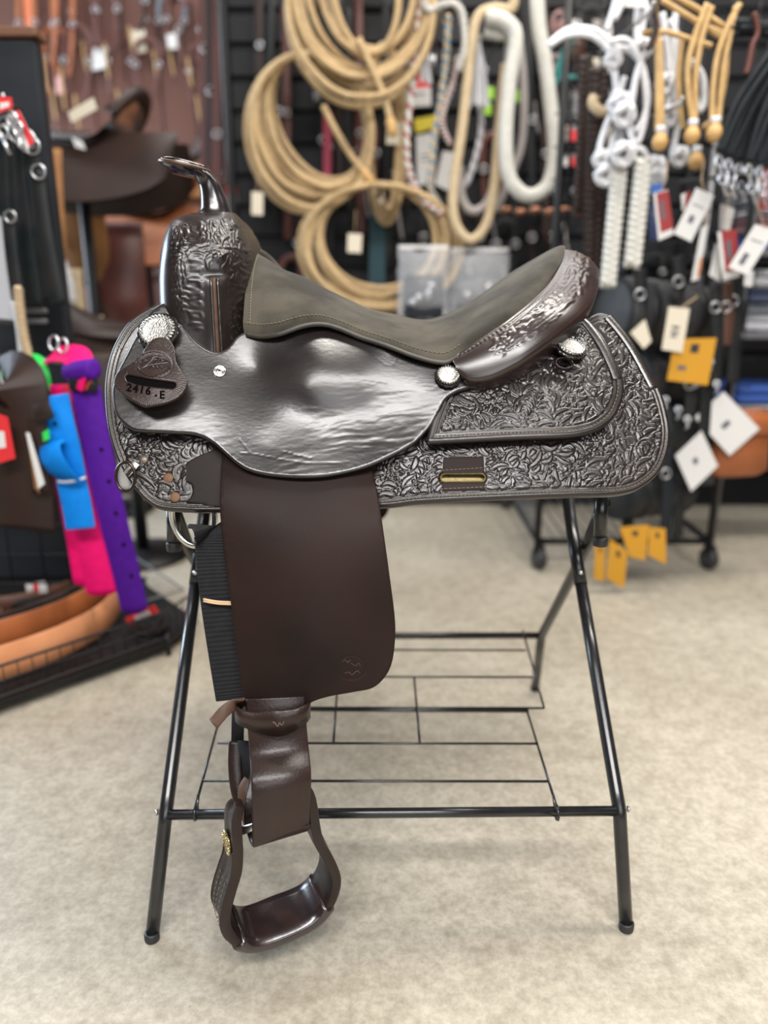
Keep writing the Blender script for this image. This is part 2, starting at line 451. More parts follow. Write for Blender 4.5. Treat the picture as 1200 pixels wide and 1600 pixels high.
def acanthus(x0, y0, x1, y1, w=9, n=6, bend=.12):
    d = np.array([x1 - x0, y1 - y0]); L_ = np.hypot(*d); u = d / L_; nn = np.array([-u[1], u[0]])
    for s in (-1, 1):
        for k in range(n):
            t = .08 + .8 * k / n; b = np.array([x0, y0]) + d * t + nn * math.sin(t * PI) * bend * L_
            ww = w * (math.sin((t * .8 + .15) * PI)) * 1.3
            e = b + u * L_ * .17 + nn * s * ww; leaf(*b, *e, -.2 * s, max(1.8, L_ * .045), .4)
    t = np.linspace(0, 1, 14); A = np.array([x0, y0]) + t[:, None] * d + (np.sin(t * PI) * bend * L_)[:, None] * nn
    stamp(A, 2.1 * (1 - .6 * t), .3)
def stem(pts, w0=2.6, w1=1.6):
    A = crv(pts, 10); stamp(A, np.linspace(w0, w1, len(A)), .4)
def beads(pts, step=4.2, r=1.7):
    A = resample(crv(pts, 10), step, False)
    for p in A: stamp([p, p + .1], [r, r], 0, .9, .7)
def fill(poly, n, lmin, lmax, w, seed, swirl):
    rg = np.random.default_rng(seed); poly = np.asarray(poly, float); x0, y0 = poly.min(0); x1, y1 = poly.max(0); done = 0
    Q = np.stack([rg.uniform(x0, x1, 30 * n), rg.uniform(y0, y1, 30 * n)], -1); Q = Q[inside(Q, poly)]
    for q in Q:
        iy, ix = int((q[1] - HY0) * HS), int((q[0] - HX0) * HS)
        win = HM[max(iy - 7, 0):iy + 8, max(ix - 7, 0):ix + 8]
        if win.size == 0 or (np.abs(win) > .05).mean() > .42: continue
        c = min(swirl, key=lambda s: (s[0] - q[0]) ** 2 + (s[1] - q[1]) ** 2)
        a = math.atan2(q[1] - c[1], q[0] - c[0]) + (1.25 if rg.random() < .75 else .5) * c[2] + rg.normal(0, .25); l = rg.uniform(lmin, lmax)
        leaf(q[0] - math.cos(a) * l / 2, q[1] - math.sin(a) * l / 2, q[0] + math.cos(a) * l / 2, q[1] + math.sin(a) * l / 2, rg.uniform(.12, .35) * c[2], w * rg.uniform(.8, 1.2)); done += 1
        if done >= n: break

SK = [(267, 470), (250, 472), (222, 486), (200, 503), (182, 530), (171, 556), (164, 590), (163, 622), (167, 665), (178, 706), (194, 740), (212, 766), (232, 786),
      (255, 796), (300, 799), (342, 799), (470, 797), (597, 792), (660, 785), (780, 779), (893, 775), (945, 774), (975, 771), (1000, 763), (1027, 742), (1042, 714), (1048, 680),
      (1044, 647), (1031, 605), (1001, 551), (978, 517), (958, 493), (953, 491), (930, 489), (890, 515), (800, 580), (700, 625), (600, 640), (500, 640), (400, 620), (330, 610), (290, 560), (278, 505)]
RJ = [(668, 692), (675, 692), (793, 686), (880, 683), (912, 679), (938, 670), (960, 652), (972, 628), (976, 605), (972, 582), (963, 563), (947, 530), (930, 508), (918, 496), (906, 491),
      (880, 505), (800, 555), (725, 585), (700, 600), (680, 640), (668, 680)]
SKc = crv(SK, 6, True); RJc = crv(RJ, 6, True)
# --- rear skirt
flower(935, 692, 27, .4); flower(757, 712, 22, .1, 5); flower(990, 665, 12, .2, 5)
scroll(1012, 622, 10, 2.2, 1); scroll(944, 738, 13, -.6, -1); scroll(778, 752, 9, 2.6, 1); scroll(985, 658, 7, 1, -1); scroll(1002, 668, 6, 0, 1)
stem([(905, 762), (925, 735), (965, 728), (1005, 712), (1022, 680)], 3, 2); stem([(962, 752), (990, 742), (1014, 722)], 4, 2); stem([(775, 700), (800, 730), (850, 738), (905, 727)], 3, 2)
acanthus(870, 755, 915, 685, 12, 7); acanthus(850, 748, 890, 690, 9, 5, -.1); leaf(1000, 640, 1030, 668, .1, 4); leaf(990, 642, 1026, 656, .1, 4); leaf(985, 618, 1000, 590, .2, 4)
acanthus(985, 610, 970, 545, 9, 6); flower(985, 580, 13, 0, 5); acanthus(640, 770, 680, 690, 13, 7); flower(612, 735, 20, 0); scroll(592, 752, 7, 0, 1); stem([(590, 768), (640, 762), (675, 735)], 3, 2)
leaf(690, 700, 730, 712, .1, 6); leaf(700, 694, 735, 704, .1, 6); leaf(750, 692, 765, 712, .2, 6)
beads([(700, 712), (705, 730), (718, 745)], 4, 1.6)
# --- rear jockey
flower(893, 622, 30, .5); flower(770, 625, 25, .2); scroll(866, 663, 12, -.5, -1); scroll(712, 668, 8, 2.5, 1); scroll(920, 585, 9, 0, 1); scroll(905, 590, 7, 2, -1)
stem([(820, 668), (838, 645), (870, 640), (915, 638), (945, 612)], 3, 2); stem([(890, 665), (925, 655), (950, 628)], 4, 1.8); stem([(705, 636), (735, 660), (790, 668), (820, 655)], 3, 2)
acanthus(815, 668, 840, 600, 13, 7); acanthus(838, 560, 800, 590, 8, 5); scroll(838, 575, 10, 1, 1); acanthus(925, 560, 900, 512, 9, 6); flower(905, 525, 14, .3, 5); scroll(925, 570, 6, 2, 1); acanthus(800, 660, 830, 670, 5, 4)
leaf(705, 640, 708, 672, .1, 3); leaf(722, 655, 730, 672, .2, 3.5); leaf(735, 662, 752, 676, .2, 3.5)
# --- front skirt
flower(228, 705, 30, .3, 7); scroll(237, 738, 12, 1, 1); scroll(278, 762, 10, 0, -1); leaf(190, 690, 215, 680, .2, 5); acanthus(300, 685, 268, 725, 8, 6); leaf(185, 735, 245, 765, -.15, 4); acanthus(200, 745, 262, 772, 7, 5)
stem([(275, 772), (296, 770), (298, 757)], 2, 2); leaf(178, 660, 205, 678, .2, 4); acanthus(238, 690, 260, 676, 6, 4); acanthus(172, 668, 190, 712, 6, 5)
# --- cantle (in the same pixel map)
for a in ((905, 425, 880, 470, 9, 6), (870, 455, 905, 462, 6, 5), (840, 515, 875, 475, 9, 6), (800, 540, 845, 500, 9, 7), (860, 480, 900, 440, 8, 6), (780, 548, 820, 520, 6, 5)): acanthus(*a)
scroll(876, 452, 8, 1, 1); flower(905, 420, 13, 0, 5); flower(915, 412, 7, 0, 5); scroll(772, 528, 4, 0, 1); scroll(895, 405, 5, 2, 1); stem([(790, 545), (830, 520), (880, 480), (905, 450)], 2.4, 1.6)
# --- swell
flower(330, 365, 17, .2, 7); acanthus(330, 345, 330, 362, 8, 5); acanthus(285, 372, 310, 380, 7, 5); acanthus(355, 380, 385, 400, 7, 5); stem([(280, 420), (300, 395), (330, 386), (370, 388)], 3, 2)
stem([(300, 420), (315, 400), (340, 392), (358, 400)], 2.4, 2); scroll(285, 424, 8, 1, 1); scroll(277, 452, 7, 3, -1); scroll(298, 478, 7, 0, 1); scroll(280, 444, 5, 2, 1)
for k in range(5):
    leaf(312 - k * .5, 450 + k * 16, 305 + k * 2, 436 + k * 17, .35, 4.4); leaf(361, 452 + k * 14, 368 - k * .5, 438 + k * 14, -.35, 4.6)
for k in range(5): leaf(375, 440 + k * 14, 388, 425 + k * 14, .2, 3.2)
for k in range(6): leaf(275 + k * 5, 400 - k * 4, 292 + k * 7, 380 - k * 3, .3, 2.6)
acanthus(372, 350, 366, 380, 6, 5); acanthus(290, 350, 312, 366, 6, 5); acanthus(275, 395, 300, 412, 6, 5)
beads([(304, 345), (300, 365), (312, 372)], 4, 1.5)
fill([(175, 660), (340, 680), (300, 760), (215, 765)], 120, 16, 35, 4.2, 3, [(228, 705, 1), (270, 745, -1)])
fill([(585, 700), (690, 690), (690, 770), (590, 780)], 90, 16, 35, 3.9, 4, [(612, 735, 1), (660, 730, -1)])
fill([(760, 690), (1010, 690), (980, 530), (1036, 650), (1030, 720), (990, 760), (760, 770)], 260, 15, 35, 3.9, 5, [(935, 692, 1), (757, 712, -1), (1000, 620, -1), (850, 740, 1)])
fill([(940, 500), (985, 540), (1036, 640), (1040, 700), (985, 700), (980, 590)], 120, 15, 32, 3.9, 15, [(985, 580, 1), (1012, 622, -1)])
fill([(955, 545), (1000, 555), (1034, 640), (1036, 690), (1000, 740), (950, 700)], 90, 15, 30, 3.8, 25, [(985, 580, 1), (1012, 622, -1), (990, 665, 1)])
fill([(690, 676), (745, 600), (905, 500), (955, 590), (940, 650), (890, 674)], 330, 15, 35, 3.9, 6, [(893, 622, 1), (770, 625, -1), (838, 575, 1), (712, 660, 1), (910, 530, -1)])
fill([(765, 535), (880, 440), (890, 395), (925, 405), (925, 440), (850, 520), (785, 555)], 150, 12, 26, 3.1, 8, [(880, 452, 1), (840, 500, -1)])
fill([(268, 355), (370, 345), (392, 400), (388, 500), (360, 530), (365, 440), (345, 400), (310, 430), (312, 520), (275, 470)], 170, 12, 26, 2.9, 9, [(330, 365, 1), (285, 430, -1), (375, 440, 1)])
GRAIN = RNG.normal(0, 1, HM.shape); GRAIN = (GRAIN + np.roll(GRAIN, 1, 0) + np.roll(GRAIN, 1, 1) + np.roll(np.roll(GRAIN, 1, 0), 1, 1)) / 4
HM += np.where(HM < .15, GRAIN * .07, 0)
def hm(px, py):
    fx = np.clip((np.asarray(px) - HX0) * HS, 0, HM.shape[1] - 2); fy = np.clip((np.asarray(py) - HY0) * HS, 0, HM.shape[0] - 2)
    ix, iy = fx.astype(int), fy.astype(int); a, b = fx - ix, fy - iy
    return (HM[iy, ix] * (1 - a) + HM[iy, ix + 1] * a) * (1 - b) + (HM[iy + 1, ix] * (1 - a) + HM[iy + 1, ix + 1] * a) * b
def sstep(x, a, b): t = np.clip((x - a) / (b - a), 0, 1); return t * t * (3 - 2 * t)
def rect_in(px, py, x0, y0, x1, y1, s=2): return sstep(px, x0, x0 + s) * (1 - sstep(px, x1 - s, x1)) * sstep(py, y0, y0 + s) * (1 - sstep(py, y1 - s, y1))
def band_h(d, w):
    """stitched border: raised roll, stitch groove, line at the inner edge"""
    return 0.0005 * np.exp(-((d - w * .28) / (w * .2)) ** 2) - 0.0007 * np.exp(-((d - w * .62) / 1.3) ** 2) - 0.0009 * np.exp(-((d - w) / 1.3) ** 2) + .0003 * (d < w)
AMP = 0.0015
def hf_skirt(px, py, d):
    k = sstep(d, 13, 15.5); bare = np.clip(rect_in(px, py, 285, 700, 350, 792, 16) + rect_in(px, py, 690, 712, 760, 768), 0, 1)
    return AMP * hm(px, py) * k * (1 - bare) + band_h(d, 13)
def hf_rj(px, py, d): return AMP * hm(px, py) * sstep(d, 17, 19.5) + band_h(d, 17)

TP_SK = TPS([(267, 470, -.125), (200, 503, -.135), (163, 600, -.178), (180, 706, -.232), (255, 796, -.270), (342, 799, -.273), (470, 797, -.270), (597, 792, -.282), (780, 779, -.285),
             (893, 775, -.276), (1000, 763, -.258), (1048, 680, -.210), (1031, 605, -.172), (958, 493, -.118), (880, 500, -.128), (700, 625, -.205), (400, 600, -.178), (290, 540, -.145),
             (300, 650, -.210), (600, 690, -.238), (800, 650, -.222), (930, 650, -.213), (450, 650, -.20)])
TP_RJ = TPS([(675, 692, -.264), (793, 686, -.261), (912, 679, -.250), (976, 605, -.201), (947, 530, -.158), (906, 491, -.132), (800, 555, -.182), (700, 600, -.212), (840, 620, -.227)])
def dense_skirt(px, py): return ((px > 585) & (py > 670)) | ((px > 895)) | ((px < 350) & (py > 655)) | (px < 235)
slot = lambda x0, y0, x1, y1, r: [(x0 + r - r * math.cos(a), (y0 + y1) / 2 - (y1 - y0) / 2 * math.sin(a)) for a in np.linspace(-PI / 2, PI / 2, 7)][::1] + [(x1 - r + r * math.cos(a), (y0 + y1) / 2 + (y1 - y0) / 2 * math.sin(a)) for a in np.linspace(-PI / 2, PI / 2, 7)]
sk = sheet('skirt', SK, TP_SK, L_TOOL, SAD, 7, .011, hf_skirt, 4.0, dense_skirt, 1.55, holes=[slot(687, 740, 759, 753, 7)])
sheet('skirt', SK, TP_SK, L_TOOL, SAD, 10, .011, None, 4.0, side=-1)
rj = sheet('rear_jockey', RJ, TP_RJ, L_TOOL, SAD, 6, .006, hf_rj, 3.5, lambda x, y: x > 600, 1.55)
sheet('rear_jockey', RJ, TP_RJ, L_TOOL, SAD, 10, .006, None, 3.5, side=-1)
def inset_path(poly, d):
    t = np.roll(poly, -1, 0) - np.roll(poly, 1, 0); t /= np.linalg.norm(t, axis=1, keepdims=True) + 1e-9
    n = np.stack([-t[:, 1], t[:, 0]], -1); a = poly + n * d
    return a if inside(a, poly).mean() > .5 else poly - n * d
def span(path, i0, i1): return path[i0:i1] if i1 > i0 else np.vstack([path[i0:], path[:i1]])
def idx(path, x, y): return int(((path - np.array([x, y])) ** 2).sum(1).argmin())
SKd = resample(SKc, 2.0); RJd = resample(RJc, 2.0)
si = inset_path(SKd, 8.0); ri = inset_path(RJd, 10.5)
stitches('stitching', span(si, idx(si, 595, 784), idx(si, 953, 500)), TP_SK, THREAD, sk, 3.6, 2.2, .00055, .0001)
stitches('stitching', span(si, idx(si, 240, 482), idx(si, 340, 790)), TP_SK, THREAD, sk, 3.6, 2.2, .0005, .0001)
stitches('stitching', span(ri, idx(ri, 682, 682), idx(ri, 915, 503)), TP_RJ, THREAD, rj, 3.8, 2.2, .00055, .0001)
sheet('rigging_leather', [(352, 694), (330, 703), (305, 714), (290, 724), (281, 740), (285, 752), (297, 757), (300, 768), (296, 778), (290, 784), (310, 788), (352, 790), (352, 740)], (lambda px, py: TP_SK(px, py) - .0009), L_FEND, SAD, 5, .004, None, 2.0)
# bound leather rolls on the upper rear edges
for (tps, pts, par) in ((TP_RJ, [(909, 492), (925, 505), (945, 533), (961, 565), (971, 590)], rj), (TP_SK, [(955, 492), (978, 519), (1000, 552), (1028, 605)], sk)):
    c = crv(pts, 8); p, n = surf_pn(tps, c[:, 0] - 7, c[:, 1] + 3)
    mk('edge_binding', *sweep([Vector(a) + Vector(b) * .0006 for a, b in zip(p, n)], rectp(.0125, .0030, .0012), up=[Vector(b) for b in n]), L_SMOOTH, par)
    stitches('stitching', c + np.array([-6.5, 3.2]), tps, THREAD, par, 2.6, 1.8, .0005, .0026, .5)
# rigging plate with brass slot in the rear skirt
TPo = lambda tps, d: (lambda px, py: tps(px, py) + d)
rp = sheet('rigging_plate', [(692, 714), (692, 714), (756, 712), (756, 712), (759, 766), (759, 766), (690, 768), (690, 768)], TPo(TP_SK, -.0004), L_FEND, SAD, 5, .003, None, 1.5, holes=[slot(688.5, 741, 757.5, 752.5, 6)])
stitches('stitching', [(692, 735), (758, 731)], TPo(TP_SK, -.0006), THREAD, rp, 4, 2, .0006, .0003)
stitches('stitching', [(690, 764), (758, 761)], TPo(TP_SK, -.0006), THREAD, rp, 4, 2, .0006, .0003)
c = np.array(slot(688, 740.5, 758, 753, 7)); p, n = surf_pn(TP_SK, c[:, 0], c[:, 1])
b = MB(); b.add(*tube([Vector(a) + Vector(q) * .0006 for a, q in zip(p, n)], .0013, 6, True)); p2, n2 = surf_pn(TP_SK, np.array([688., 758, 758, 688]), np.array([740., 740, 754, 754]))
b.add([Vector(a) - Vector(q) * .006 for a, q in zip(p2, n2)], [(0, 1, 2, 3)]); b.build('slot_liner', BRASSY, rp)

# ------------------------------------------------------------------ seat jockey (large smooth flap)
SJ = [(267, 470), (250, 475), (232, 490), (219, 512), (195, 557), (178, 592), (175, 622), (182, 650), (202, 669), (222, 674), (267, 676), (305, 679), (330, 690), (350, 707), (370, 724), (390, 735),
      (420, 742), (465, 745.5), (507, 744), (545, 737), (578, 727), (621, 707), (649, 690), (672, 666), (686, 642), (697, 623), (714, 612), (738, 603), (745, 592), (738, 575), (705, 556),
      (686, 558), (649, 549), (607, 533), (564, 519), (527, 504), (502, 498), (473, 501), (437, 514), (408, 518), (384, 518), (370, 525), (356, 542), (340, 549.5), (325, 546), (307, 534), (292, 516), (282, 496), (275, 478)]
TP_SJ = TPS([(267, 470, -.143), (232, 490, -.152), (195, 557, -.184), (175, 622, -.214), (202, 669, -.240), (267, 676, -.246), (330, 690, -.252), (390, 735, -.276), (465, 745, -.286), (545, 737, -.284),
             (621, 707, -.268), (672, 666, -.250), (697, 623, -.234), (745, 592, -.215), (705, 556, -.196), (700, 588, -.216), (607, 533, -.184), (564, 519, -.168), (502, 498, -.150), (437, 514, -.166), (384, 518, -.160), (340, 549, -.176),
             (307, 534, -.172), (282, 496, -.155), (240, 600, -.210), (330, 590, -.200), (370, 560, -.178), (400, 575, -.184), (330, 640, -.228), (400, 625, -.214), (420, 660, -.236), (420, 700, -.256), (480, 535, -.184), (500, 570, -.212), (480, 605, -.226), (480, 630, -.231),
             (560, 590, -.218), (560, 640, -.232), (480, 650, -.237), (480, 700, -.262), (560, 690, -.257), (640, 590, -.212), (640, 640, -.232), (620, 555, -.194), (420, 545, -.178)])
def vnoise(x, y, seed):
    """smooth value noise"""
    rg = np.random.default_rng(seed); T_ = rg.uniform(-1, 1, (64, 64)); xi = np.floor(x).astype(int); yi = np.floor(y).astype(int); fx = x - xi; fy = y - yi
    fx = fx * fx * (3 - 2 * fx); fy = fy * fy * (3 - 2 * fy); g_ = lambda i, j: T_[i % 64, j % 64]
    return (g_(xi, yi) * (1 - fx) + g_(xi + 1, yi) * fx) * (1 - fy) + (g_(xi, yi + 1) * (1 - fx) + g_(xi + 1, yi + 1) * fx) * fy
def hf_sj(px, py, d):
    wy = py + 4 * vnoise(px / 45, py / 30, 1) + .10 * px
    w = vnoise(px / 24 + .3 * wy / 5, wy / 4.2, 2) * .00030 + vnoise(px / 13, wy / 3.2, 3) * .00014
    w *= .35 + .65 * np.clip(.5 + vnoise(px / 50, py / 40, 4), 0, 1)
    k = sstep(px, 440, 560) * sstep(py, 590, 620) * (1 - sstep(py, 690, 715)) + .6 * sstep(py, 655, 690) * sstep(px, 380, 430) + .45 * (1 - sstep(px, 330, 420)) * sstep(py, 600, 640)
    g = np.zeros_like(px)
    for (pa, dep, wd) in ([[(376, 708), (400, 710), (440, 718), (490, 724), (545, 722)], .0004, .8], [[(372, 684), (392, 708)], .0003, .7], [[(440, 705), (486, 716)], .0005, .8], [[(586, 558), (610, 572), (622, 556)], .0002, .7], [[(536, 592), (572, 596), (606, 602)], .00025, .8]):
        A = crv(pa, 6); A = np.vstack([A, A[::-1]]); g -= dep * np.exp(-(seg_dist(np.stack([px, py], -1), A) / wd) ** 2)
    return w * np.clip(k, 0, 1) + g
sj = sheet('seat_jockey', SJ, TP_SJ, L_SMOOTH, SAD, 7, .005, hf_sj, 3.5, lambda x, y: (y > 500), 2.2)
sheet('seat_jockey', SJ, TP_SJ, L_SMOOTH, SAD, 10, .005, None, 3.5, side=-1)

# ------------------------------------------------------------------ fork (swell) with tooled cover
def spl(st, n):
    return crv(st, n)
st = []
#            py   xl   xr   ry
for py, xl, xr, ry in ((333, 302, 366, .026), (338, 287, 369, .052), (344, 277, 373, .082), (354, 270, 379, .108), (375, 263, 388, .130), (400, 259, 396, .144), (430, 257, 399, .152), (460, 258, 400, .157), (490, 260, 400, .160), (520, 262, 398, .163), (548, 268, 394, .167), (580, 280, 388, .171)):
    a = P(xl, py, -ry * .35); b_ = P(xr, py, -ry * .35); st.append((a.x, b_.x, (a.z + b_.z) / 2, ry))
st = spl(st, 15); na = 480; th_ = np.linspace(0, 2 * PI, na, endpoint=False)
G = np.zeros((len(st), na, 3))
for i, (xl, xr, z, ry) in enumerate(st):
    cx, rx = (xl + xr) / 2, (xr - xl) / 2; e = 2 / 3.4
    c_, s_ = np.cos(th_), np.sin(th_)
    G[i, :, 0] = cx + rx * np.sign(c_) * np.abs(c_) ** e; G[i, :, 1] = ry * np.sign(s_) * np.abs(s_) ** e; G[i, :, 2] = z
N_ = grid_normals(G); cen = G.mean(1, keepdims=True); sg = np.sign((N_ * (G - cen)).sum(-1).mean()); N_ *= sg
px, py = proj(G * np.array([1, -1, 1]) * np.where(G[..., 1:2] > 0, 1, -1) * np.array([1, 1, 1]) if False else np.stack([G[..., 0], -np.abs(G[..., 1]), G[..., 2]], -1))
bare = np.exp(-(((px - 338) / 21) ** 2) ** 2) * sstep(py, 418, 440)
edge = sstep(px, 266, 270) * (1 - sstep(px, 390, 396)) * sstep(py, 337, 343) * sstep(np.abs(G[..., 1]), .01, .03)
h = .0016 * hm(px, py) * edge * (1 - bare) + .004 * np.exp(-((px - 339) / 15) ** 2) * sstep(py, 425, 450) + .0045 * np.exp(-(((px - 344) / 9) ** 2 + ((py - 402) / 8) ** 2)) - .0025 * np.exp(-((px - 333) / 20) ** 2 - ((py - 428) / 6) ** 2)
G2 = G + N_ * h[..., None]
V, Fc = grid_mesh(G2, False, True); Fc.append(tuple(range(na)))
fk = mk('fork', V, Fc, L_TOOL, SAD)
# welt down the middle of each swell, both edges stitched rolls
for sgn in (1, -1):
    for (x_, r_, m_, nm) in ((334.0, .0030, L_EDGE, 'welt'), (329.5, .0022, L_SMOOTH, 'welt_roll'), (340.0, .0024, L_SMOOTH, 'welt_roll')):
        pts = []
        for pyy in np.linspace(436, 556, 16):
            xx = x_ + (pyy - 436) * .055
            d = (px - xx) ** 2 + (py - pyy) ** 2 + np.where(G[..., 1] < -.05, 0, 1e6); k = np.unravel_index(d.argmin(), d.shape)
            q = P(xx, pyy, G2[k][1] - r_ * .35); pts.append((q.x, q.y * sgn, q.z))
        mk(nm, *tube(crv(pts, 3), r_, 8), m_, fk)
# front lip of the fork: a doubled rolled edge
for off, r_, ky in ((-1, .0036, .50), (8, .0028, .80)):
    c = crv([(276 + off, 345), (269 + off, 353), (263 + off, 375), (259 + off, 400), (257 + off, 440), (258 + off, 470), (261 + off, 500)], 8)
    yy = -ky * np.interp(c[:, 1], [340, 354, 375, 400, 430, 460, 500], [.075, .108, .130, .144, .152, .157, .161])
    for sgn in (1, -1):
        q = PN(c[:, 0], c[:, 1], yy); q[:, 1] *= sgn; mk('front_lip', *tube(q, r_, 8), L_HORN, fk)
# ------------------------------------------------------------------ horn
hn = []
for (xl, xr, py, ry) in ((296, 372, 352, .050), (306, 368, 342, .036), (313, 364, 332, .027), (314, 358, 315, .022), (313, 351, 300, .0195), (309, 346, 288, .019), (302, 341, 279, .021), (292, 336, 272, .026), (282, 331, 266, .030)):
    a = P(xl, py + (xl - xr) * .10, 0); b_ = P(xr, py + (xr - xl) * .10, 0); hn.append((a.x, a.z, b_.x, b_.z, ry))
hn = crv(hn, 6); na = 40; th_ = np.linspace(0, 2 * PI, na, endpoint=False); G = np.zeros((len(hn), na, 3))
for i, (ax, az, bx, bz, ry) in enumerate(hn):
    G[i, :, 0] = (ax + bx) / 2 + (bx - ax) / 2 * np.cos(th_); G[i, :, 2] = (az + bz) / 2 + (bz - az) / 2 * np.cos(th_); G[i, :, 1] = ry * np.sin(th_)
V, Fc = grid_mesh(G, False, True); Fc.append(tuple(range(na)))
hornp = mk('horn_neck', V, Fc, L_HORN, SAD)
A = P(251, 252, 0); B_ = P(327, 268, 0); ax = (B_ - A).normalized(); M = frame_mat(ax.cross(Vector((0, 1, 0))) * -1, (0, 1, 0))
nz = M @ Vector((0, 0, 1))
if nz.z < 0: M = frame_mat(-nz, (0, 1, 0))
rc = (B_ - A).length / 2
capV, capF = lathe([(rc * .50, -.013), (rc * .74, -.0085), (rc * .95, -.0045), (rc * 1.0, -.001), (rc * .99, .0035), (rc * .93, .0060), (rc * .6, .0075), (rc * .1, .008)], (A + B_) / 2, M, 44)
cap = mk('horn_cap', capV, capF, L_HORN, SAD)
mk('cap_rim', *tube([(A + B_) / 2 + M @ Vector((rc * 1.0 * math.cos(a), rc * 1.0 * math.sin(a), -.0005)) for a in np.linspace(0, 2 * PI, 48, endpoint=False)], .0030, 8, True), mat('worn_rim_leather', (.10, .045, .022), .38, 0, (.028, .015, .012), 60, .2, coat=.2), cap)

# ------------------------------------------------------------------ suede seat
rim = [(381, 521, -.160), (408, 525, -.172), (437, 521, -.182), (473, 508.5, -.178), (502, 505.5, -.170), (527, 511, -.172), (564, 526, -.182), (607, 540, -.196), (649, 556, -.207), (686, 565, -.212), (706, 561, -.210),
       (743, 534, -.205), (793, 500, -.192), (827, 473, -.170), (852, 449, -.135), (868, 425, -.090), (877, 404, -.042), (878, 388, 0)]
rimW = np.array([tuple(P(*r_)) for r_ in rim]); rimS = crv(rimW, 8)
#   centre line: silhouettes (px,py at Y = 0)
cen = [(397, 398), (415, 408), (440, 424), (475, 437), (502, 452), (536, 469), (578, 487), (621, 496), (652, 503), (677, 503), (705, 494), (735, 478), (770, 455), (805, 430), (840, 408), (862, 394), (874, 388.5), (878, 388)]
cenW = np.array([tuple(P(x, y, 0)) for x, y in cen]); cenS = crv(cenW, 8)
ns = 61; G = np.zeros((len(rimS), ns, 3)); sv = np.linspace(-1, 1, ns)
for i in range(len(rimS)):
    t = i / (len(rimS) - 1); r_ = rimS[i]; c_ = cenS[i]; w = abs(r_[1]); a_ = np.abs(sv)
    pz = 2.3 if c_[2] > r_[2] else 2.6
    front = max(0, 1 - t * 5)
    k = a_ ** pz * (1 - front) + (a_ ** 1.6) * front
    G[i, :, 1] = sv * w; G[i, :, 0] = c_[0] + (r_[0] - c_[0]) * a_ ** 1.5; G[i, :, 2] = c_[2] + (r_[2] - c_[2]) * k
Nn = grid_normals(G); Nn *= np.sign(Nn[..., 2:3].mean())
a_ = np.abs(sv)[None, :]; edge = np.exp(-((1 - a_) / .03) ** 2)
G2 = G + Nn * (.004 - .006 * np.clip((a_ - .93) / .07, 0, 1) ** 2 + .0012 * np.sin(np.linspace(0, 26, len(rimS)))[:, None] * np.exp(-((a_ - .5) / .3) ** 2))[..., None]
low = G - Nn * .004
V1, F1 = grid_mesh(G2); V2, F2 = grid_mesh(low); b = MB(); b.add(V1, F1); b.add(V2, [tuple(reversed(f)) for f in F2])
nb = len(V1); nu = len(rimS)
for j in (0, ns - 1):
    for i in range(nu - 1):
        q = (i * ns + j, (i + 1) * ns + j, (i + 1) * ns + j + nb, i * ns + j + nb); b.f.append(q if j else q[::-1])
for i in (0,):
    for j in range(ns - 1): b.f.append((i * ns + j, i * ns + j + 1, i * ns + j + 1 + nb, i * ns + j + nb))
seat = b.build('seat', SUEDE, SAD, True, 60)
mk('seat_flap', *tube(crv([P(392, 412, -.02), P(396, 400, .015), P(404, 394, .045), P(418, 402, .05), P(432, 416, .045), P(446, 430, .03)], 5), .0055, 8, scale=lambda t: .6 + .4 * math.sin(t * PI)), SUEDE, seat)
# piping along the seat edge and stitches
for sgn in (1, -1):
    pts = [(x, y * sgn - .002 * sgn, z - .001) for x, y, z in rimS[2:84]]
    mk('seat_piping', *tube(pts, .0032, 8), mat('seat_piping_leather', (.040, .035, .027), .5, 0, (.020, .018, .015), 40, .3), seat)
b = MB(); cs = int(ns * .045); ln = resample(G2[2:84, cs], .0056, False); tn = np.gradient(ln, axis=0); tn /= np.linalg.norm(tn, axis=1, keepdims=True)
for q, t in zip(ln, tn): b.add(*tube([Vector(q) - Vector(t) * .002 + Vector((0, -.0002, .0002)), Vector(q) + Vector((0, -.0009, .0009)), Vector(q) + Vector(t) * .002 + Vector((0, -.0002, .0002))], .0006, 5))
b.build('stitching', mat('olive_thread', (.17, .15, .10), .8), seat)
ln = resample(G2[4, 2:30], .0056, False); b = MB()
for q, q2 in zip(ln[:-1], ln[1:]): t = Vector(q2 - q); b.add(*tube([Vector(q), Vector(q) + t * .35 + Vector((-.0006, -.0008, .0006)), Vector(q) + t * .7], .0006, 5))
b.build('stitching', MATS['olive_thread'], seat)

# ------------------------------------------------------------------ cantle roll
RL = [((706, 560, -.211), (712, 573, -.224)), ((722, 549, -.210), (730, 588, -.232)), ((743, 534, -.206), (762, 585, -.236)), ((770, 516, -.200), (796, 569, -.234)), ((793, 500, -.193), (828, 550, -.226)),
      ((827, 473, -.171), (868, 521, -.205)), ((852, 449, -.136), (903, 492, -.170)), ((868, 425, -.091), (924, 468, -.125)), ((877, 404, -.043), (934, 442, -.065)), ((879, 389, 0), (934, 418, 0))]
a = np.array([[*P(*r_), *P(*l_)] for r_, l_ in RL]); a = crv(a, 14)
m_ = a[:-1][::-1] * np.array([1, -1, 1, 1, -1, 1]); a = np.vstack([a, m_]); nv = 34; v = np.linspace(0, 1, nv)
G = np.zeros((len(a), nv + 10, 3)); Rr, Lr = a[:, :3], a[:, 3:]
ctr = np.array([0.07, 0, .78])
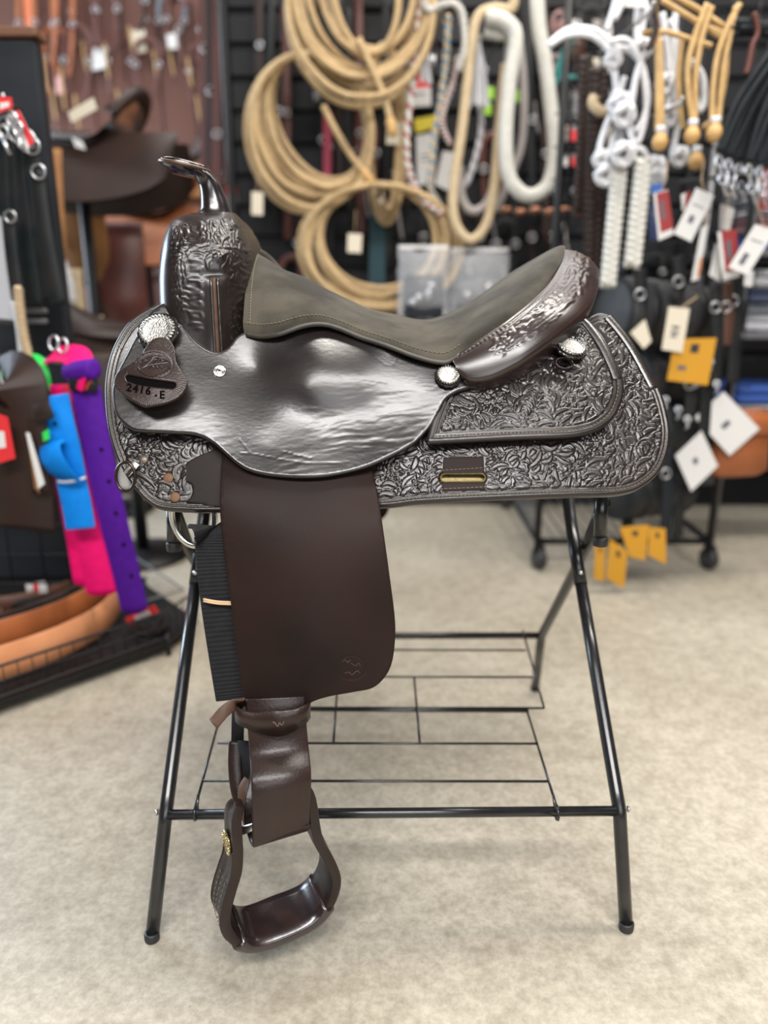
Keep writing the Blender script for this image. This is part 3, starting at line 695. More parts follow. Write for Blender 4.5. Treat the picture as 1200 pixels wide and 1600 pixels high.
for i in range(len(a)):
    r_, l_ = Rr[i], Lr[i]; d = l_ - r_; tn = a[min(i + 1, len(a) - 1), :3] - a[max(i - 1, 0), :3]; n = np.cross(tn, d); n /= np.linalg.norm(n) + 1e-9
    o = (r_ + l_) / 2 - ctr
    if np.dot(n, o) < 0: n = -n
    Lg = np.linalg.norm(d)
    G[i, :nv] = r_ + d * v[:, None] + n * (np.sin(v * PI) ** .8 * Lg * .11)[:, None]
    dn = d / (Lg + 1e-9); inw = -n
    for k in range(10):
        t = (k + 1) / 10; ang = t * PI * .55
        G[i, nv + k] = l_ + dn * .010 * math.sin(ang) * (1 - .2 * t) + inw * (.016 * (1 - math.cos(ang)) + .030 * t * t)
Nn = grid_normals(G); Nn *= np.sign((Nn * (G - ctr)).sum(-1).mean())
px, py = proj(np.stack([G[..., 0], -np.abs(G[..., 1]), G[..., 2]], -1)); vv = np.concatenate([v, np.ones(10)])[None]
us = np.linspace(0, 1, len(a))[:, None]; us = np.minimum(us, 1 - us) * 2
bw = np.sin(resample(Rr, 1e9, False).shape[0] * 0 + np.concatenate([[0], np.cumsum(np.linalg.norm(np.diff(Rr, axis=0), axis=1))])[:, None] * 2 * PI / .0062)
h = .0017 * hm(px, py) * sstep(vv, .20, .24) * (1 - sstep(vv, .72, .80)) * sstep(us, .22, .30) + .0006 * bw * np.exp(-((vv - .12) / .035) ** 2) - .0010 * np.exp(-((vv - .17) / .02) ** 2) - .0008 * np.exp(-((vv - .06) / .02) ** 2)
V, Fc = grid_mesh(G + Nn * h[..., None])
f0 = tuple(range(nv + 10)); f1 = tuple((len(a) - 1) * (nv + 10) + j for j in range(nv + 9, -1, -1))
mk('cantle', V, Fc + [f0, f1], L_CANT, SAD)

# ------------------------------------------------------------------ conchos
def concho(c, n, r, parent, name='concho', sx=1.0, rosette=True, scal=12, m=None, up=(0, 0, 1)):
    M = frame_mat(n, up); m = m or SILVER; S = Matrix.Diagonal((sx, 1, 1)); M2 = M @ S
    base = mk(name, *lathe([(r * .9, -.001), (r * .93, .0015), (r * .80, .0024), (r * .72, .0014), (r * .5, .0009), (r * .1, .0006)], c, M2, 36), m, parent)
    b = MB(); nb = int(26 * max(1, r / .02))
    for i in range(nb):
        a = 2 * PI * i / nb; a2 = a + .17
        p0 = Vector(c) + M2 @ Vector((r * .82 * math.cos(a), r * .82 * math.sin(a), .0022)); p1 = Vector(c) + M2 @ Vector((r * 1.0 * math.cos(a2), r * 1.0 * math.sin(a2), .0012))
        b.add(*tube([p0, (p0 + p1) / 2 + M @ Vector((0, 0, .0009)), p1], r * .085, 6, scale=[.6, 1, .6]))
    b.build('rope_edge', m, base)
    if rosette:
        pts = []
        for i in range(scal * 6):
            a = 2 * PI * i / (scal * 6); k = 1.14 + .07 * abs(math.sin(a * scal / 2)); pts.append((r * k * math.cos(a) * sx, r * k * math.sin(a)))
        mk('leather_rosette', *plate(pts, M, Vector(c) + M @ Vector((0, 0, -.0045)), .0035, .0006), L_HORN, base, True, 40)
    return base
def on(tps, x, y, lift):
    p, n = surf_pn(tps, np.array([float(x)]), np.array([float(y)])); return Vector(p[0]) + Vector(n[0]) * lift, Vector(n[0])
c, n = on(TP_SJ, 250, 523, .012); concho(c, n + Vector((-.10, 0, .05)), .0232, SAD, 'concho', 1.06)
c, n = on(TP_SJ, 700, 590, .006); concho(c, n + Vector((.05, 0, .12)), .0148, SAD, 'concho', 1.02)
c, n = on(TP_RJ, 890, 550, .010); concho(c, Vector((.25, -.55, .85)), .0170, SAD, 'concho', 1.15)
# slotted leather loop below the rear concho
c, n = on(TP_RJ, 878, 574, .005); M = frame_mat((.2, -.7, .6)); ov = [(.0125 * math.cos(t), .0085 * math.sin(t)) for t in np.linspace(0, 2 * PI, 24, endpoint=False)]
lk = mk('strap_keeper', *sweep([c + M @ Vector((x, y, .003)) for x, y in ov], rectp(.006, .0022), True, up=[M @ Vector((x, y, 0)) for x, y in ov]), L_STRAP, SAD)
b = MB(); b.add(*box(c + M @ Vector((0, -.001, .001)), .014, .004, .004, M, .001)); b.build('keeper_slot', DARKHOLE, lk)
# screw on the seat jockey
c, n = on(TP_SJ, 343, 581, .0005); M = frame_mat(n)
sw = mk('screw', *lathe([(.0088, -.001), (.0088, .0018), (.0076, .0026), (.0064, .0020), (.0056, .0010), (.0050, .0016), (.003, .0024), (.0004, .0026)], c, M, 24), STEEL, SAD)
b = MB(); b.add(*box(c + M @ Vector((0, 0, .0026)), .005, .0011, .0004, M)); b.add(*box(c + M @ Vector((0, 0, .00262)), .0011, .005, .0004, M)); b.build('cross_slot', DARKHOLE, sw, False)

# ------------------------------------------------------------------ stamped hanger plate under the front concho
HP = [(225, 545), (222, 552), (205, 566), (184, 580), (177, 595), (180, 606), (196, 620), (218, 633), (226, 636), (226, 636), (240, 634), (262, 629), (280, 620), (291, 606), (292, 594), (283, 578), (275, 563), (273, 545), (262, 528), (240, 528)]
TP_HP = TPS([(250, 528, -.198), (225, 555, -.212), (275, 555, -.213), (178, 595, -.228), (292, 597, -.236), (226, 636, -.257), (240, 590, -.236)])
def hf_hp(px, py, d):
    cx, cy = 241.5, 569.5; q = np.hypot((px - cx) / 26, (py - cy) / 18.5)
    ring = .0009 * np.exp(-((q - 1) / .045) ** 2) + .0004 * np.exp(-((q - .90) / .03) ** 2) - .0006 * np.exp(-((q - 1.10) / .04) ** 2)
    ang = np.arctan2(py - 585, px - 236); rad = np.where((d < 14) & (d > 1.5), .00025 * np.sin(ang * 95), 0)
    return ring + rad
hp = sheet('stamped_hanger', HP, TP_HP, L_STRAP, SAD, 6, .0042, hf_hp, 2.0, lambda x, y: y > 540, 1.3, holes=[[(195.5, 590), (197, 586.5), (201, 585.5), (215, 588), (232, 591.5), (262, 595.5), (272, 597), (274.5, 600), (273.5, 604.5), (269, 607), (255, 606), (232, 603.5), (212, 600), (198, 595)]])
sheet('slot_shadow', [(192, 586), (200, 583), (232, 588), (272, 594), (278, 600), (272, 610), (232, 606), (200, 599), (192, 592)], (lambda px, py: TP_HP(px, py) + .0043), DARKHOLE, hp, 6, .0006, None, 1.0)
def on_letters(txt, font_px, x, y, slope, tps, m, parent, name='lettering', lift=.0002, adv=None, bold=False):
    cu = bpy.data.curves.new('t', 'FONT'); cu.body = txt; cu.size = 1; cu.extrude = 0; cu.offset = .03 if bold else 0.008; cu.resolution_u = 3
    if adv: cu.space_character = adv
    o = bpy.data.objects.new('t', cu); COL.objects.link(o); dg = bpy.context.evaluated_depsgraph_get(); dg.update()
    me = bpy.data.meshes.new_from_object(o.evaluated_get(dg)); bpy.data.objects.remove(o)
    co = np.array([tuple(v.co) for v in me.vertices]); ca, sa = math.cos(slope), math.sin(slope)
    qx = x + font_px * (co[:, 0] * ca + co[:, 1] * sa); qy = y + font_px * (co[:, 0] * sa - co[:, 1] * ca)
    p, n = surf_pn(tps, qx, qy); V = p + n * lift; Fc = [tuple(f.vertices) for f in me.polygons]
    k = len(V); b = MB(); b.add(V, Fc); me2 = b.build(name, m, parent, False); return me2
STAMP = mat('stamped_dark_leather', (.003, .002, .002), .9, spec=.03)
on_letters('2416', 17, 197, 610.5, R(10), TP_HP, STAMP, hp, lift=.0006, adv=1.18, bold=True)
on_letters('.', 20, 241.5, 619, R(6), TP_HP, STAMP, hp, lift=.0006, bold=True)
on_letters('E', 17, 249, 622.5, R(2), TP_HP, STAMP, hp, lift=.0006, bold=True)
# raised handwriting strokes of the oval maker's mark
b = MB()
def raised(pts, r=.0007):
    c = crv(pts, 5); p, n = surf_pn(TP_HP, c[:, 0], c[:, 1]); b.add(*tube([Vector(q) + Vector(k) * .0004 for q, k in zip(p, n)], r, 5))
raised([(216, 569), (213, 567), (214, 565), (218, 566), (222, 569), (226, 564), (223, 562), (222, 566), (228, 566), (233, 562), (230, 560), (229, 565), (234, 567), (238, 561), (241, 557)])
raised([(222, 576), (228, 572), (236, 565), (244, 558), (247, 558), (243, 564), (239, 569)]); raised([(241, 563), (246, 562), (248, 565), (252, 561), (254, 565), (258, 562), (256, 566), (262, 563)])
raised([(224, 575), (234, 571), (246, 569), (262, 567)]); raised([(232, 571), (235, 575), (238, 571), (241, 575), (244, 571), (247, 576), (250, 572), (253, 576), (257, 573), (263, 571)]); raised([(241, 558), (249, 559), (258, 560)])
b.build('maker_mark', L_STRAP, hp)

# ------------------------------------------------------------------ rivets, dee ring, clip
for x, y in ((263.5, 747), (274, 777)):
    c, n = on(TP_SK, x, y, .0002); mk('rivet', *lathe([(.0066, 0), (.0066, .0010), (.0058, .0015), (.001, .0016)], c, frame_mat(n), 20), COPPER, SAD)
c, n = on(TP_SK, 224.5, 718, .0006); mk('rivet', *lathe([(.0064, 0), (.0062, .0008), (.001, .001)], c, frame_mat(n), 20), mat('worn_steel_rivet', (.16, .13, .11), .45, .6), SAD)
dc = P(196, 745, -.262); M = frame_mat((-.30, -.95, .05), (.25, 0, 1)); b = MB()
b.add(*tube([dc + M @ Vector((.0145 * math.cos(t), .0195 * math.sin(t), 0)) for t in np.linspace(0, 2 * PI, 32, endpoint=False)], .0022, 8, True)); dr = b.build('dee_ring', mat('bronze_ring', (.045, .030, .022), .35, .8), SAD)
c, n = on(TP_SK, 207, 733, .004); M = frame_mat(n + Vector((-.2, 0, .1)), (.55, 0, .9)); b = MB(); b.add(*box(c, .0125, .021, .0024, M, .0006)); b.add(*tube([c + M @ Vector((-.0035, -.0104, .0016)), c + M @ Vector((-.0035, .0104, .0016))], .0022, 8)); b.build('ring_clip', STEEL, SAD)

# ------------------------------------------------------------------ fender, stirrup leather, hobble, stirrup
FE = [(352, 690), (346, 715), (343, 760), (342.5, 795), (347, 845), (356, 914), (366.5, 999), (376, 1067), (382, 1104), (386, 1118), (392, 1124), (430, 1126), (470, 1120), (477, 1112), (481, 1104), (490, 1097), (514, 1089.5), (555, 1082), (582, 1076), (600, 1061), (612, 1039), (617.5, 1005), (617.5, 965), (609, 897), (597, 811), (589, 765), (583, 735), (576, 700), (460, 680)]
TP_FE = TPS([(352, 690, -.228), (348, 715, -.244), (345, 770, -.283), (347, 845, -.308), (366, 999, -.338), (382, 1110, -.356), (430, 1120, -.372), (478, 1108, -.368), (555, 1082, -.366), (617, 985, -.342), (597, 811, -.310), (587, 750, -.272), (576, 700, -.238), (460, 690, -.236), (460, 745, -.274), (400, 735, -.264), (545, 737, -.270), (465, 790, -.300), (470, 900, -.341), (480, 1020, -.364)])
def hf_fe(px, py, d):
    q = np.hypot((px - 549) / 22.5, (py - 1045) / 18.5) + .10 * np.sin(np.arctan2(py - 1045, px - 549))
    return -.0007 * np.exp(-((q - 1) / .05) ** 2) - .0002 * np.exp(-((d - 5) / 1.2) ** 2)
fe = sheet('fender', FE, TP_FE, L_FEND, SAD, 7, .0052, hf_fe, 2.6, lambda x, y: (np.abs(x - 549) < 28) & (np.abs(y - 1045) < 24), 1.5)
sheet('fender', FE, TP_FE, L_FEND, SAD, 12, .0052, None, 2.6, side=-1)
b = MB()
for pts in ([(535, 1034), (540, 1031), (543, 1035), (548, 1031)], [(548, 1036), (556, 1040), (560, 1036), (563, 1042)], [(538, 1052), (545, 1050), (550, 1054), (558, 1048), (562, 1052)]):
    c = crv(pts, 4); p, n = surf_pn(TP_FE, c[:, 0], c[:, 1]); b.add(*tube([Vector(q) + Vector(k) * .0001 for q, k in zip(p, n)], .00045, 4))
b.build('maker_mark', L_EDGE, fe)
# stirrup frame of reference
PHI = R(25); SO = PZ(433, 1428, .072); _b = P(439, 1277, -.402)
SU = Vector((math.cos(PHI), math.sin(PHI), .06)).normalized(); SW = (_b - SO); BOLT = SW.length; SW.normalize(); SW = (SW - SW.dot(SU) * SU).normalized(); SA = SW.cross(SU); SO = _b - SW * BOLT - SU * .012
def SP(u, a, w): return SO + SU * u + SA * a + SW * w
# strap going down round the stirrup bolt and back up
def strap_loop():
    bolt = SP(.006, 0, BOLT); f = -SA
    pts = [P(431, 1090, -.366), P(432, 1120, -.376), P(436, 1170, -.388), P(440, 1225, bolt.y - .018), bolt + f * .020 + SW * .004, bolt + f * .019 - SW * .010, bolt + f * .010 - SW * .021, bolt - f * .004 - SW * .023, bolt - f * .015 - SW * .014, bolt - f * .017 + SW * .006, P(436, 1200, -.362), P(430, 1100, -.338), P(424, 960, -.305)]
    ws = [0, 0, .3, .75, 1, 1, 1, 1, 1, 1, .6, .1, 0]; w0 = Vector((1, .05, .0)).normalized(); w1 = Vector((math.cos(R(25)), math.sin(R(25)), 0))
    pc = crv([tuple(p) + tuple((w0 * (1 - k) + w1 * k).normalized()) for p, k in zip(pts, ws)], 7); path = [Vector(q[:3]) for q in pc]
    _, T, _ = frames(path); up = [T[i].cross(Vector(pc[i][3:])) * -1 for i in range(len(path))]
    return sweep(path, rectp(.0745, .0058, .0018), up=up)
mk('stirrup_leather', *strap_loop(), L_STRAP, SAD)
mk('strap_tail', *sweep(crv([P(368, 1158, -.33), P(367, 1200, -.345), P(372, 1240, -.36), P(384, 1262, -.372)], 5), rectp(.018, .004), up=Vector((0, -1, .1))), L_STRAP, SAD)
mk('strap_tail', *sweep(crv([P(389, 1218, -.372), P(379, 1236, -.380), P(380, 1262, -.385), P(388, 1290, -.39)], 5), rectp(.016, .004), up=Vector((-.6, -.8, .1))), L_EDGE, SAD)
# rubber hose / webbing end beside the fender
mk('webbing_end', *sweep([P(372, 1100, -.31), P(371, 1162, -.325)], rectp(.018, .004, .001), up=Vector((-.3, -1, 0))), NYLON_B, SAD)
mk('latigo_tail', *sweep([P(383, 1158, -.335), P(388, 1250, -.352)], rectp(.022, .004, .001), up=Vector((-.3, -1, 0))), NYLON_B, SAD)
# hobble strap round the leathers
hb = []
for x, y, Yd, hw in ((376, 1104, -.352, .010), (369, 1112, -.366, .0105), (376, 1121, -.382, .0115), (400, 1128, -.388, .0135), (432, 1130, -.392, .0185), (455, 1125, -.392, .0165), (472, 1118, -.388, .013), (481, 1112, -.378, .0115), (479, 1104, -.356, .011), (440, 1100, -.325, .011), (395, 1098, -.325, .010)): hb.append((*P(x, y, Yd), hw))
hb = crv(hb, 6, True); cn = hb[:, :3].mean(0)
path = [Vector(q[:3]) for q in hb]; up = [Vector(q[:3] - cn) * Vector((1, 1, 0)) if False else Vector((q[0] - cn[0], (q[1] - cn[1]) * 1.6, 0)) for q in hb]
hob = mk('hobble_strap', *sweep(path, rectp(2, .0036, .001), True, up=up, scale=[(1, q[3]) for q in hb]), L_STRAP, SAD)
tl = crv([P(378, 1092, -.362), P(366, 1100, -.372), P(350, 1112, -.380), P(336, 1128, -.386), P(333, 1131, -.387)], 6)
mk('strap_end', *sweep([Vector(q) for q in tl], rectp(.0155, .003, .001), up=Vector((-.5, -.8, -.25)), scale=lambda t: (1, 1 if t < .85 else max(.35, 1 - ((t - .85) / .15) ** 2 * .65))), L_EDGE, hob)
b = MB()
for pts in ([(428, 1129), (431, 1131), (434, 1135), (437, 1129), (440, 1133), (444, 1127)], [(426, 1128), (430, 1129)]):
    c = crv(pts, 4); b.add(*tube(PN(c[:, 0], c[:, 1], np.full(len(c), -.3955)), .0005, 4))
b.build('maker_mark', mat('worn_stamp', (.20, .12, .09), .6), hob)
# stirrup : bell loop, swept strip
half = [(.0400, BOLT + .048, .008), (.0470, BOLT + .036, .0150), (.0495, BOLT + .014, .0205), (.0510, BOLT - .015, .0225), (.0550, .130, .0232), (.0635, .105, .0242), (.0720, .078, .0255), (.0765, .052, .0268), (.0730, .029, .0280), (.0630, .009, .0295), (.0490, -.005, .0310), (.0300, -.011, .0320), (0, -.012, .0330)]
lp = [(-u, w, a) for u, w, a in half] + [(u, w, a) for u, w, a in half[:-1][::-1]]
lp = crv(lp, 6); path = [SP(u, 0, w) for u, w, a in lp]
upv = []
for u, w, a in lp:
    v_ = SU * u + SW * (w - .07); upv.append(v_)
_, T, _ = frames(path); upv = [(-SA).cross(T[i]) for i in range(len(path))]
stp = mk('stirrup', *sweep(path, [(-.0065, -.92), (-.0065, -.45), (-.0050, -.30), (-.0050, .30), (-.0065, .45), (-.0065, .92), (-.004, 1), (.004, 1), (.0065, .92), (.0072, .4), (.0072, -.4), (.0065, -.92), (.004, -1), (-.004, -1)], up=upv, scale=[(1, q[2]) for q in lp]), L_STIR, SAD, True, 45)
# tread wrap
tp = [q for q in lp if q[1] < .014 and abs(q[0]) < .0640]; path = [SP(u, 0, w) for u, w, a in tp]; _, T, _ = frames(path)
mk('tread', *sweep(path, [(-.0105, -.80), (-.0105, .80), (-.009, .98), (-.003, 1.10), (.004, 1.10), (.0095, .98), (.0110, .6), (.0110, -.6), (.0095, -.98), (.004, -1.12), (-.003, -1.12), (-.009, -.98)], up=[(-SA).cross(t) for t in T], scale=[(1, q[2]) for q in tp]), leather('tread_leather', (.014, .010, .011), (.030, .015, .013), .26, .2, 120, 30, .35), stp)
# bolt, spacer, concho on the outer face, raised stitch lines
mk('stirrup_bolt', *tube([SP(-.050, 0, BOLT), SP(.050, 0, BOLT)], .0052, 10), STEEL, stp)
concho(SP(-.0585, -.001, BOLT - .010), -SU + Vector((0, -.02, .03)), .0155, stp, 'concho', 1.0, False, m=mat('gilt_concho', (.68, .55, .30), .28, 1, (.40, .33, .18), 260, .15, .6, 350))
b = MB()
for a0 in (-.012, .000, .010):
    q = [p for p in lp if p[0] < 0 and .03 < p[1] < .112]; pts = [SP(u - .0078, a0, w) for u, w, a in q]
    for i in range(len(pts) - 1):
        if i % 2 == 0: b.add(*tube([pts[i], pts[i].lerp(pts[i + 1], .9)], .0006, 4))
b.build('stitching', THREAD, stp)
for s in (-1, 1):
    q = [p for p in lp if p[0] < 0 and .02 < p[1] < .165]; mk('edge_bead', *tube([SP(u - .0066, s * a * .86, w) for u, w, a in q], .0016, 6), L_STIR, stp)
# ------------------------------------------------------------------ rigging ring and black nylon latigo
rc_ = P(301, 800, -.248)
mk('rigging_ring', *sweep([rc_ + Vector((.030 * math.cos(t), -.006 * math.cos(t), .042 * math.sin(t) - .006)) for t in np.linspace(0, 2 * PI, 40, endpoint=False)], rectp(.008, .007, .002), True, up=Vector((0, 1, 0))), STEEL, SAD)
ny = crv([P(338, 826, -.262), P(330, 824, -.288), P(338, 832, -.298), P(342, 880, -.304), P(350, 950, -.314), P(362, 1030, -.326), P(372, 1092, -.336)], 22)
_, T, _ = frames([Vector(q) for q in ny])
lat = mk('nylon_latigo', *sweep([Vector(q) for q in ny], rectp(.060, .0050, .0015), up=[t.cross(Vector((1, -.1, -.04))) * -1 for t in T], scale=[(1 if i % 2 else .74, 1) for i in range(len(ny))]), NYLON_B, SAD, False)
ny2 = crv([P(345, 826, -.262), P(347, 880, -.285), P(356, 980, -.300), P(372, 1090, -.318)], 7)
mk('nylon_latigo', *sweep([Vector(q) for q in ny2], rectp(.056, .004, .0015), up=Vector((-.12, -1, 0))), NYLON_B, SAD)
b = MB()
for i in range(len(ny) - 1): pass
for k, (ya, yb) in enumerate(((939, 943),)):
    c = crv([P(320, 936, -.30), P(322, 937, -.3185), P(340, 940, -.3195), P(360, 941, -.322), P(374, 941, -.315), P(372, 939, -.292), P(345, 937, -.285)], 5, True)
    b.add(*tube([Vector(q) for q in c], .0016, 6, True)); b.add(*tube([Vector(q) + Vector((0, -.0004, -.0026)) for q in c], .0014, 6, True))
b.build('rubber_band', mat('rubber_band_tan', (.62, .42, .24), .6), lat)

# ================================================================== folding stand
BLK = mat('black_enamel_tube', (.010, .010, .011), .26, 0, (.016, .016, .017), 60, .3, .05, 300, .2)
CAPM = mat('black_plastic_cap', (.02, .02, .021), .5)
STD = thing('folding_saddle_stand', (0.01, 0, 0), 'black tubular folding saddle stand with wire shelf under the saddle', 'saddle stand')
zb = .178
for side, (foot, barp, jt, piv, top, rfoot, rbar, rpiv, rtop, stub) in {
    'l': ((238, 1468), (259, 1271), (304, 912), (312, 862), (322, 780), (385, 1083), (372, 994), (297, 862), (268, 785), (272, 806)),
    'r': ((978, 1452), (968, 1266), (907, 912), (899, 862), (886, 770), (836, 1078), (846, 993), (914, 862), (944, 785), (938, 783))}.items():
    A = PZ(*foot, 0); A.z = .004; B_ = PZ(*barp, zb); Pv = P(*piv, -.012); Tt = P(*top, .07)
    leg = mk('leg', *tube([A, A.lerp(B_, .5), A.lerp(B_, .93), B_, B_.lerp(Pv, .06), B_.lerp(Pv, .5), B_.lerp(Pv, .86)], .0098, 14), BLK, STD)
    mk('foot_cap', *lathe([(.0102, .0), (.0108, .002), (.0108, .012), (.0102, .013)], (A.x, A.y, .0005), None, 16), CAPM, leg)
    J = B_.lerp(Pv, .86); mk('leg_sleeve', *tube([B_.lerp(Pv, .855), Pv, Tt], .0108, 14), BLK, leg)
    q = B_.lerp(Pv, .90); mk('rivet', *lathe([(.0042, 0), (.004, .0018), (.001, .0028)], q + Vector((0, -.009, .006)), frame_mat((0, -.8, .5)), 12), STEEL, leg)
    A2 = PZ(*rfoot, 0); A2.z = .004; B2 = PZ(*rbar, zb); Pv2 = P(*rpiv, .012); T2 = P(*rtop, -.14)
    leg2 = mk('leg', *tube([A2, A2.lerp(B2, .9), B2, B2.lerp(Pv2, .08), Pv2, T2], .0098, 14), BLK, STD)
    mk('foot_cap', *lathe([(.0102, .0), (.0108, .002), (.0108, .012), (.0102, .013)], (A2.x, A2.y, .0005), None, 16), CAPM, leg2)
    s0 = P(*stub, -.155); s1 = P(stub[0], 856 if side == 'l' else 848, -.155)
    mk('rail_end', *tube([s0 + Vector((0, 0, .02)), s1], .0100, 14), BLK, STD); mk('end_cap', *lathe([(.0108, 0), (.0112, .002), (.0112, .012), (.0100, .014)], s1 - Vector((0, 0, .004)), None, 16), CAPM, STD)
    mk('bolt', *lathe([(.0045, 0), (.0042, .003), (.001, .004)], B_ + Vector((.011 if side == 'r' else -.011, 0, .002)), frame_mat((1 if side == 'r' else -1, 0, 0)), 10), STEEL, STD)
L0, R0 = PZ(263, 1273, zb), PZ(966, 1267, zb); mk('cross_bar', *tube([L0, R0], .0072, 12), BLK, STD)
L1, R1 = PZ(372, 994, zb), PZ(846, 993, zb); mk('cross_bar', *tube([L1, R1], .0072, 12), BLK, STD)
for Yr, zr in ((-.155, .655), (.155, .655)): mk('top_rail', *tube([(-.30, Yr, zr), (.32, Yr, zr)], .0100, 12), BLK, STD)
def wire(pts, name='shelf_wire', r=.0021): mk(name, *tube(pts, r, 7), BLK, STD)
zs = zb + .004
xl = lambda y, l: PZ(l, y, zs)
for (xa, xb, y) in ((395, 822, 1016), (390, 831, 1058), (380, 850, 1106.5), (340, 841, 1162), (318, 859, 1221)): wire([PZ(xa, y - 1, zs), PZ(xb, y, zs)])
wire([PZ(817, 985, zs + .01), PZ(850, 1106, zs)]); wire([PZ(823, 1109, zs), PZ(870, 1262, zs)]); wire([PZ(346, 1112, zs), PZ(305, 1262, zs)]); wire([PZ(398, 986, zs + .01), PZ(368, 1106, zs)])
wire([PZ(647, 1058, zs + .003), PZ(656, 1162, zs + .003)]); wire([PZ(528, 1060, zs + .003), PZ(521, 1162, zs + .003)])
wire([PZ(380, 1108, zs - .004), PZ(826, 1111, zs - .004)], r=.0032)
for x in (305, 869):
    c = PZ(x, 1270, zb); mk('shelf_hook', *tube([c + Vector((.001, math.sin(t) * .0100, math.cos(t) * .0100)) for t in np.linspace(-2.2, 3.6, 16)] + [c + Vector((-.004 if x > 600 else .004, .009, .024))], .0022, 7), BLK, STD)
# ================================================================== shop background
TAN = mat('tan_rope', (.50, .36, .19), .75, 0, (.38, .26, .13), 60, .3, .4, 260, bdist=.002)
TAN2 = mat('pale_tan_rope', (.54, .43, .28), .75, 0, (.44, .33, .20), 80, .3, .4, 300, bdist=.002)
WHT = mat('white_cotton_rope', (.60, .59, .54), .8, 0, (.50, .49, .45), 70, .3, .4, 280, bdist=.002)
WNY = mat('white_nylon_cord', (.64, .64, .66), .5, 0, (.55, .55, .58), 60, .3, .3, 300)
GRYR = mat('grey_braid', (.42, .38, .36), .75, 0, (.30, .27, .26), 180, .2, .4, 300)
REDR = mat('red_braid', (.30, .035, .05), .7)
BLUR = mat('blue_braid', (.06, .22, .36), .7)
RAW = mat('rawhide', (.55, .36, .15), .5, 0, (.40, .25, .10), 40, .3)
RAWK = mat('rawhide_knot', (.50, .30, .11), .45)
BLKC = mat('black_cord', (.007, .013, .016), .55, 0, (.014,.014,.017), 80, .3, spec=.22)
BLKL = mat('black_leather', (.007, .011, .012), .42, 0, (.022, .020, .020), 20, .3, spec=.22)
BLKM = mat('black_metal', (.009, .009, .010), .45, spec=.3)
GRYM = mat('grey_metal', (.16, .16, .17), .4, .5)
CHR = mat('chrome', (.50, .50, .52), .3, 1)
BRN = mat('brown_leather', (.085, .033, .018), .45, 0, (.055, .022, .013), 9, .3)
BRN_D = mat('dark_brown_leather', (.030, .014, .010), .5, 0, (.018, .010, .008), 9, .3, spec=.3)
RDB = mat('oxblood_leather', (.105, .024, .016), .42, 0, (.07, .018, .012), 8, .3)
ORG = mat('russet_leather', (.36, .11, .035), .42, 0, (.26, .075, .022), 10, .3)
ORG_L = mat('natural_leather', (.62, .27, .13), .45, 0, (.50, .20, .085), 12, .3)
TANL = mat('tan_roughout', (.30, .135, .045), .8, 0, (.22, .095, .03), 12, .3)
CRM = mat('cream_card', (.60, .54, .43), .6)
WCD = mat('white_card', (.62, .61, .60), .6)
RCD = mat('dark_red_card', (.28, .02, .02), .5)
REDC = mat('bright_red_card', (.62, .02, .025), .5)
YCD = mat('yellow_card', (.52, .25, .012), .5)
INK = mat('grey_ink', (.10, .10, .12), .6)
INKB = mat('black_ink', (.02, .02, .02), .6)
TEAL = mat('teal_webbing', (.0, .16, .15), .6)
PLAST = mat('clear_plastic_bag', (.80, .82, .86), .22, 0, trans=.0, alpha=.22, bump=.5, bscale=35, bdist=.01)
STR = mat('tan_string', (.48, .34, .20), .8)

def px2m(Y, py=400):
    return (P(601, py, Y) - P(600, py, Y)).length
def pth(pts, Y=None, n=8, closed=False):
    """pixel path with depth -> smooth world points"""
    return [Vector(q) for q in crv([tuple(P(p[0], p[1], p[2] if len(p) > 2 else Y)) for p in pts], n, closed)]

# ------------------------------------------------------------------ walls
WALL = mat('red_brown_boards', (.125, .046, .030), .6, 0, (.085, .030, .020), 3.0, .25, .2, 40, stretch=(1, 1, .15))
BLACKW = mat('black_display_panel', (.010, .010, .012), .55, 0, (.016, .016, .018), 5, .3, spec=.22)
w = mk('wall_back', *box((-2.2, 3.66, 1.45), 4.2, .08, 2.9), WALL, None, False); struct(w)
b0 = None
for i in range(22):
    me = b0.data if b0 else None; x = -4.2 + i * .19
    if b0 is None:
        b0 = mk('board', *box((0, 0, 1.45), .182, .022, 2.88, None, .004), WALL, w, False); b0.location = (x, 3.61, 0)
    else:
        o = bpy.data.objects.new('board', me); COL.objects.link(o); o.parent = w; o.location = (x, 3.61 - .002 * (i % 3), 0)
w = mk('wall_right', *box((2.7, 3.70, 1.45), 5.6, .08, 2.9), mat('grey_back_wall', (.10, .10, .105), .7, 0, (.07, .07, .075), 2, .3), None, False); struct(w)

# ------------------------------------------------------------------ black display wall carrying the ropes
GX0, GX1, GY = -.62, 1.9, 2.05
gon = thing('display_gondola', (.6, GY, 0), 'tall black slatted display wall behind the hanging ropes', 'display wall')
mk('back_panel', *box(((GX0 + GX1) / 2, GY + .05, 1.1), GX1 - GX0, .03, 2.2), BLACKW, gon, False)
s0 = None
for i in range(18):
    z = .22 + i * .115
    if s0 is None: s0 = mk('slat', *box(((GX0 + GX1) / 2, GY + .022, 0), GX1 - GX0, .02, .095, None, .006), BLACKW, gon, False); s0.location.z += z
    else:
        o = bpy.data.objects.new('slat', s0.data); COL.objects.link(o); o.parent = gon; o.matrix_parent_inverse = s0.matrix_parent_inverse; o.location = (0, 0, z) if False else (s0.location.x, s0.location.y, s0.location.z + i * .115)
mk('base', *box(((GX0 + GX1) / 2, GY - .02, .06), GX1 - GX0, .22, .12, None, .01), BLACKW, gon, False)
for x in (GX0 + .02, .52, 1.2, GX1 - .02): mk('post', *box((x, GY, 1.15), .03, .05, 2.3, None, .004), BLKM, gon, False)

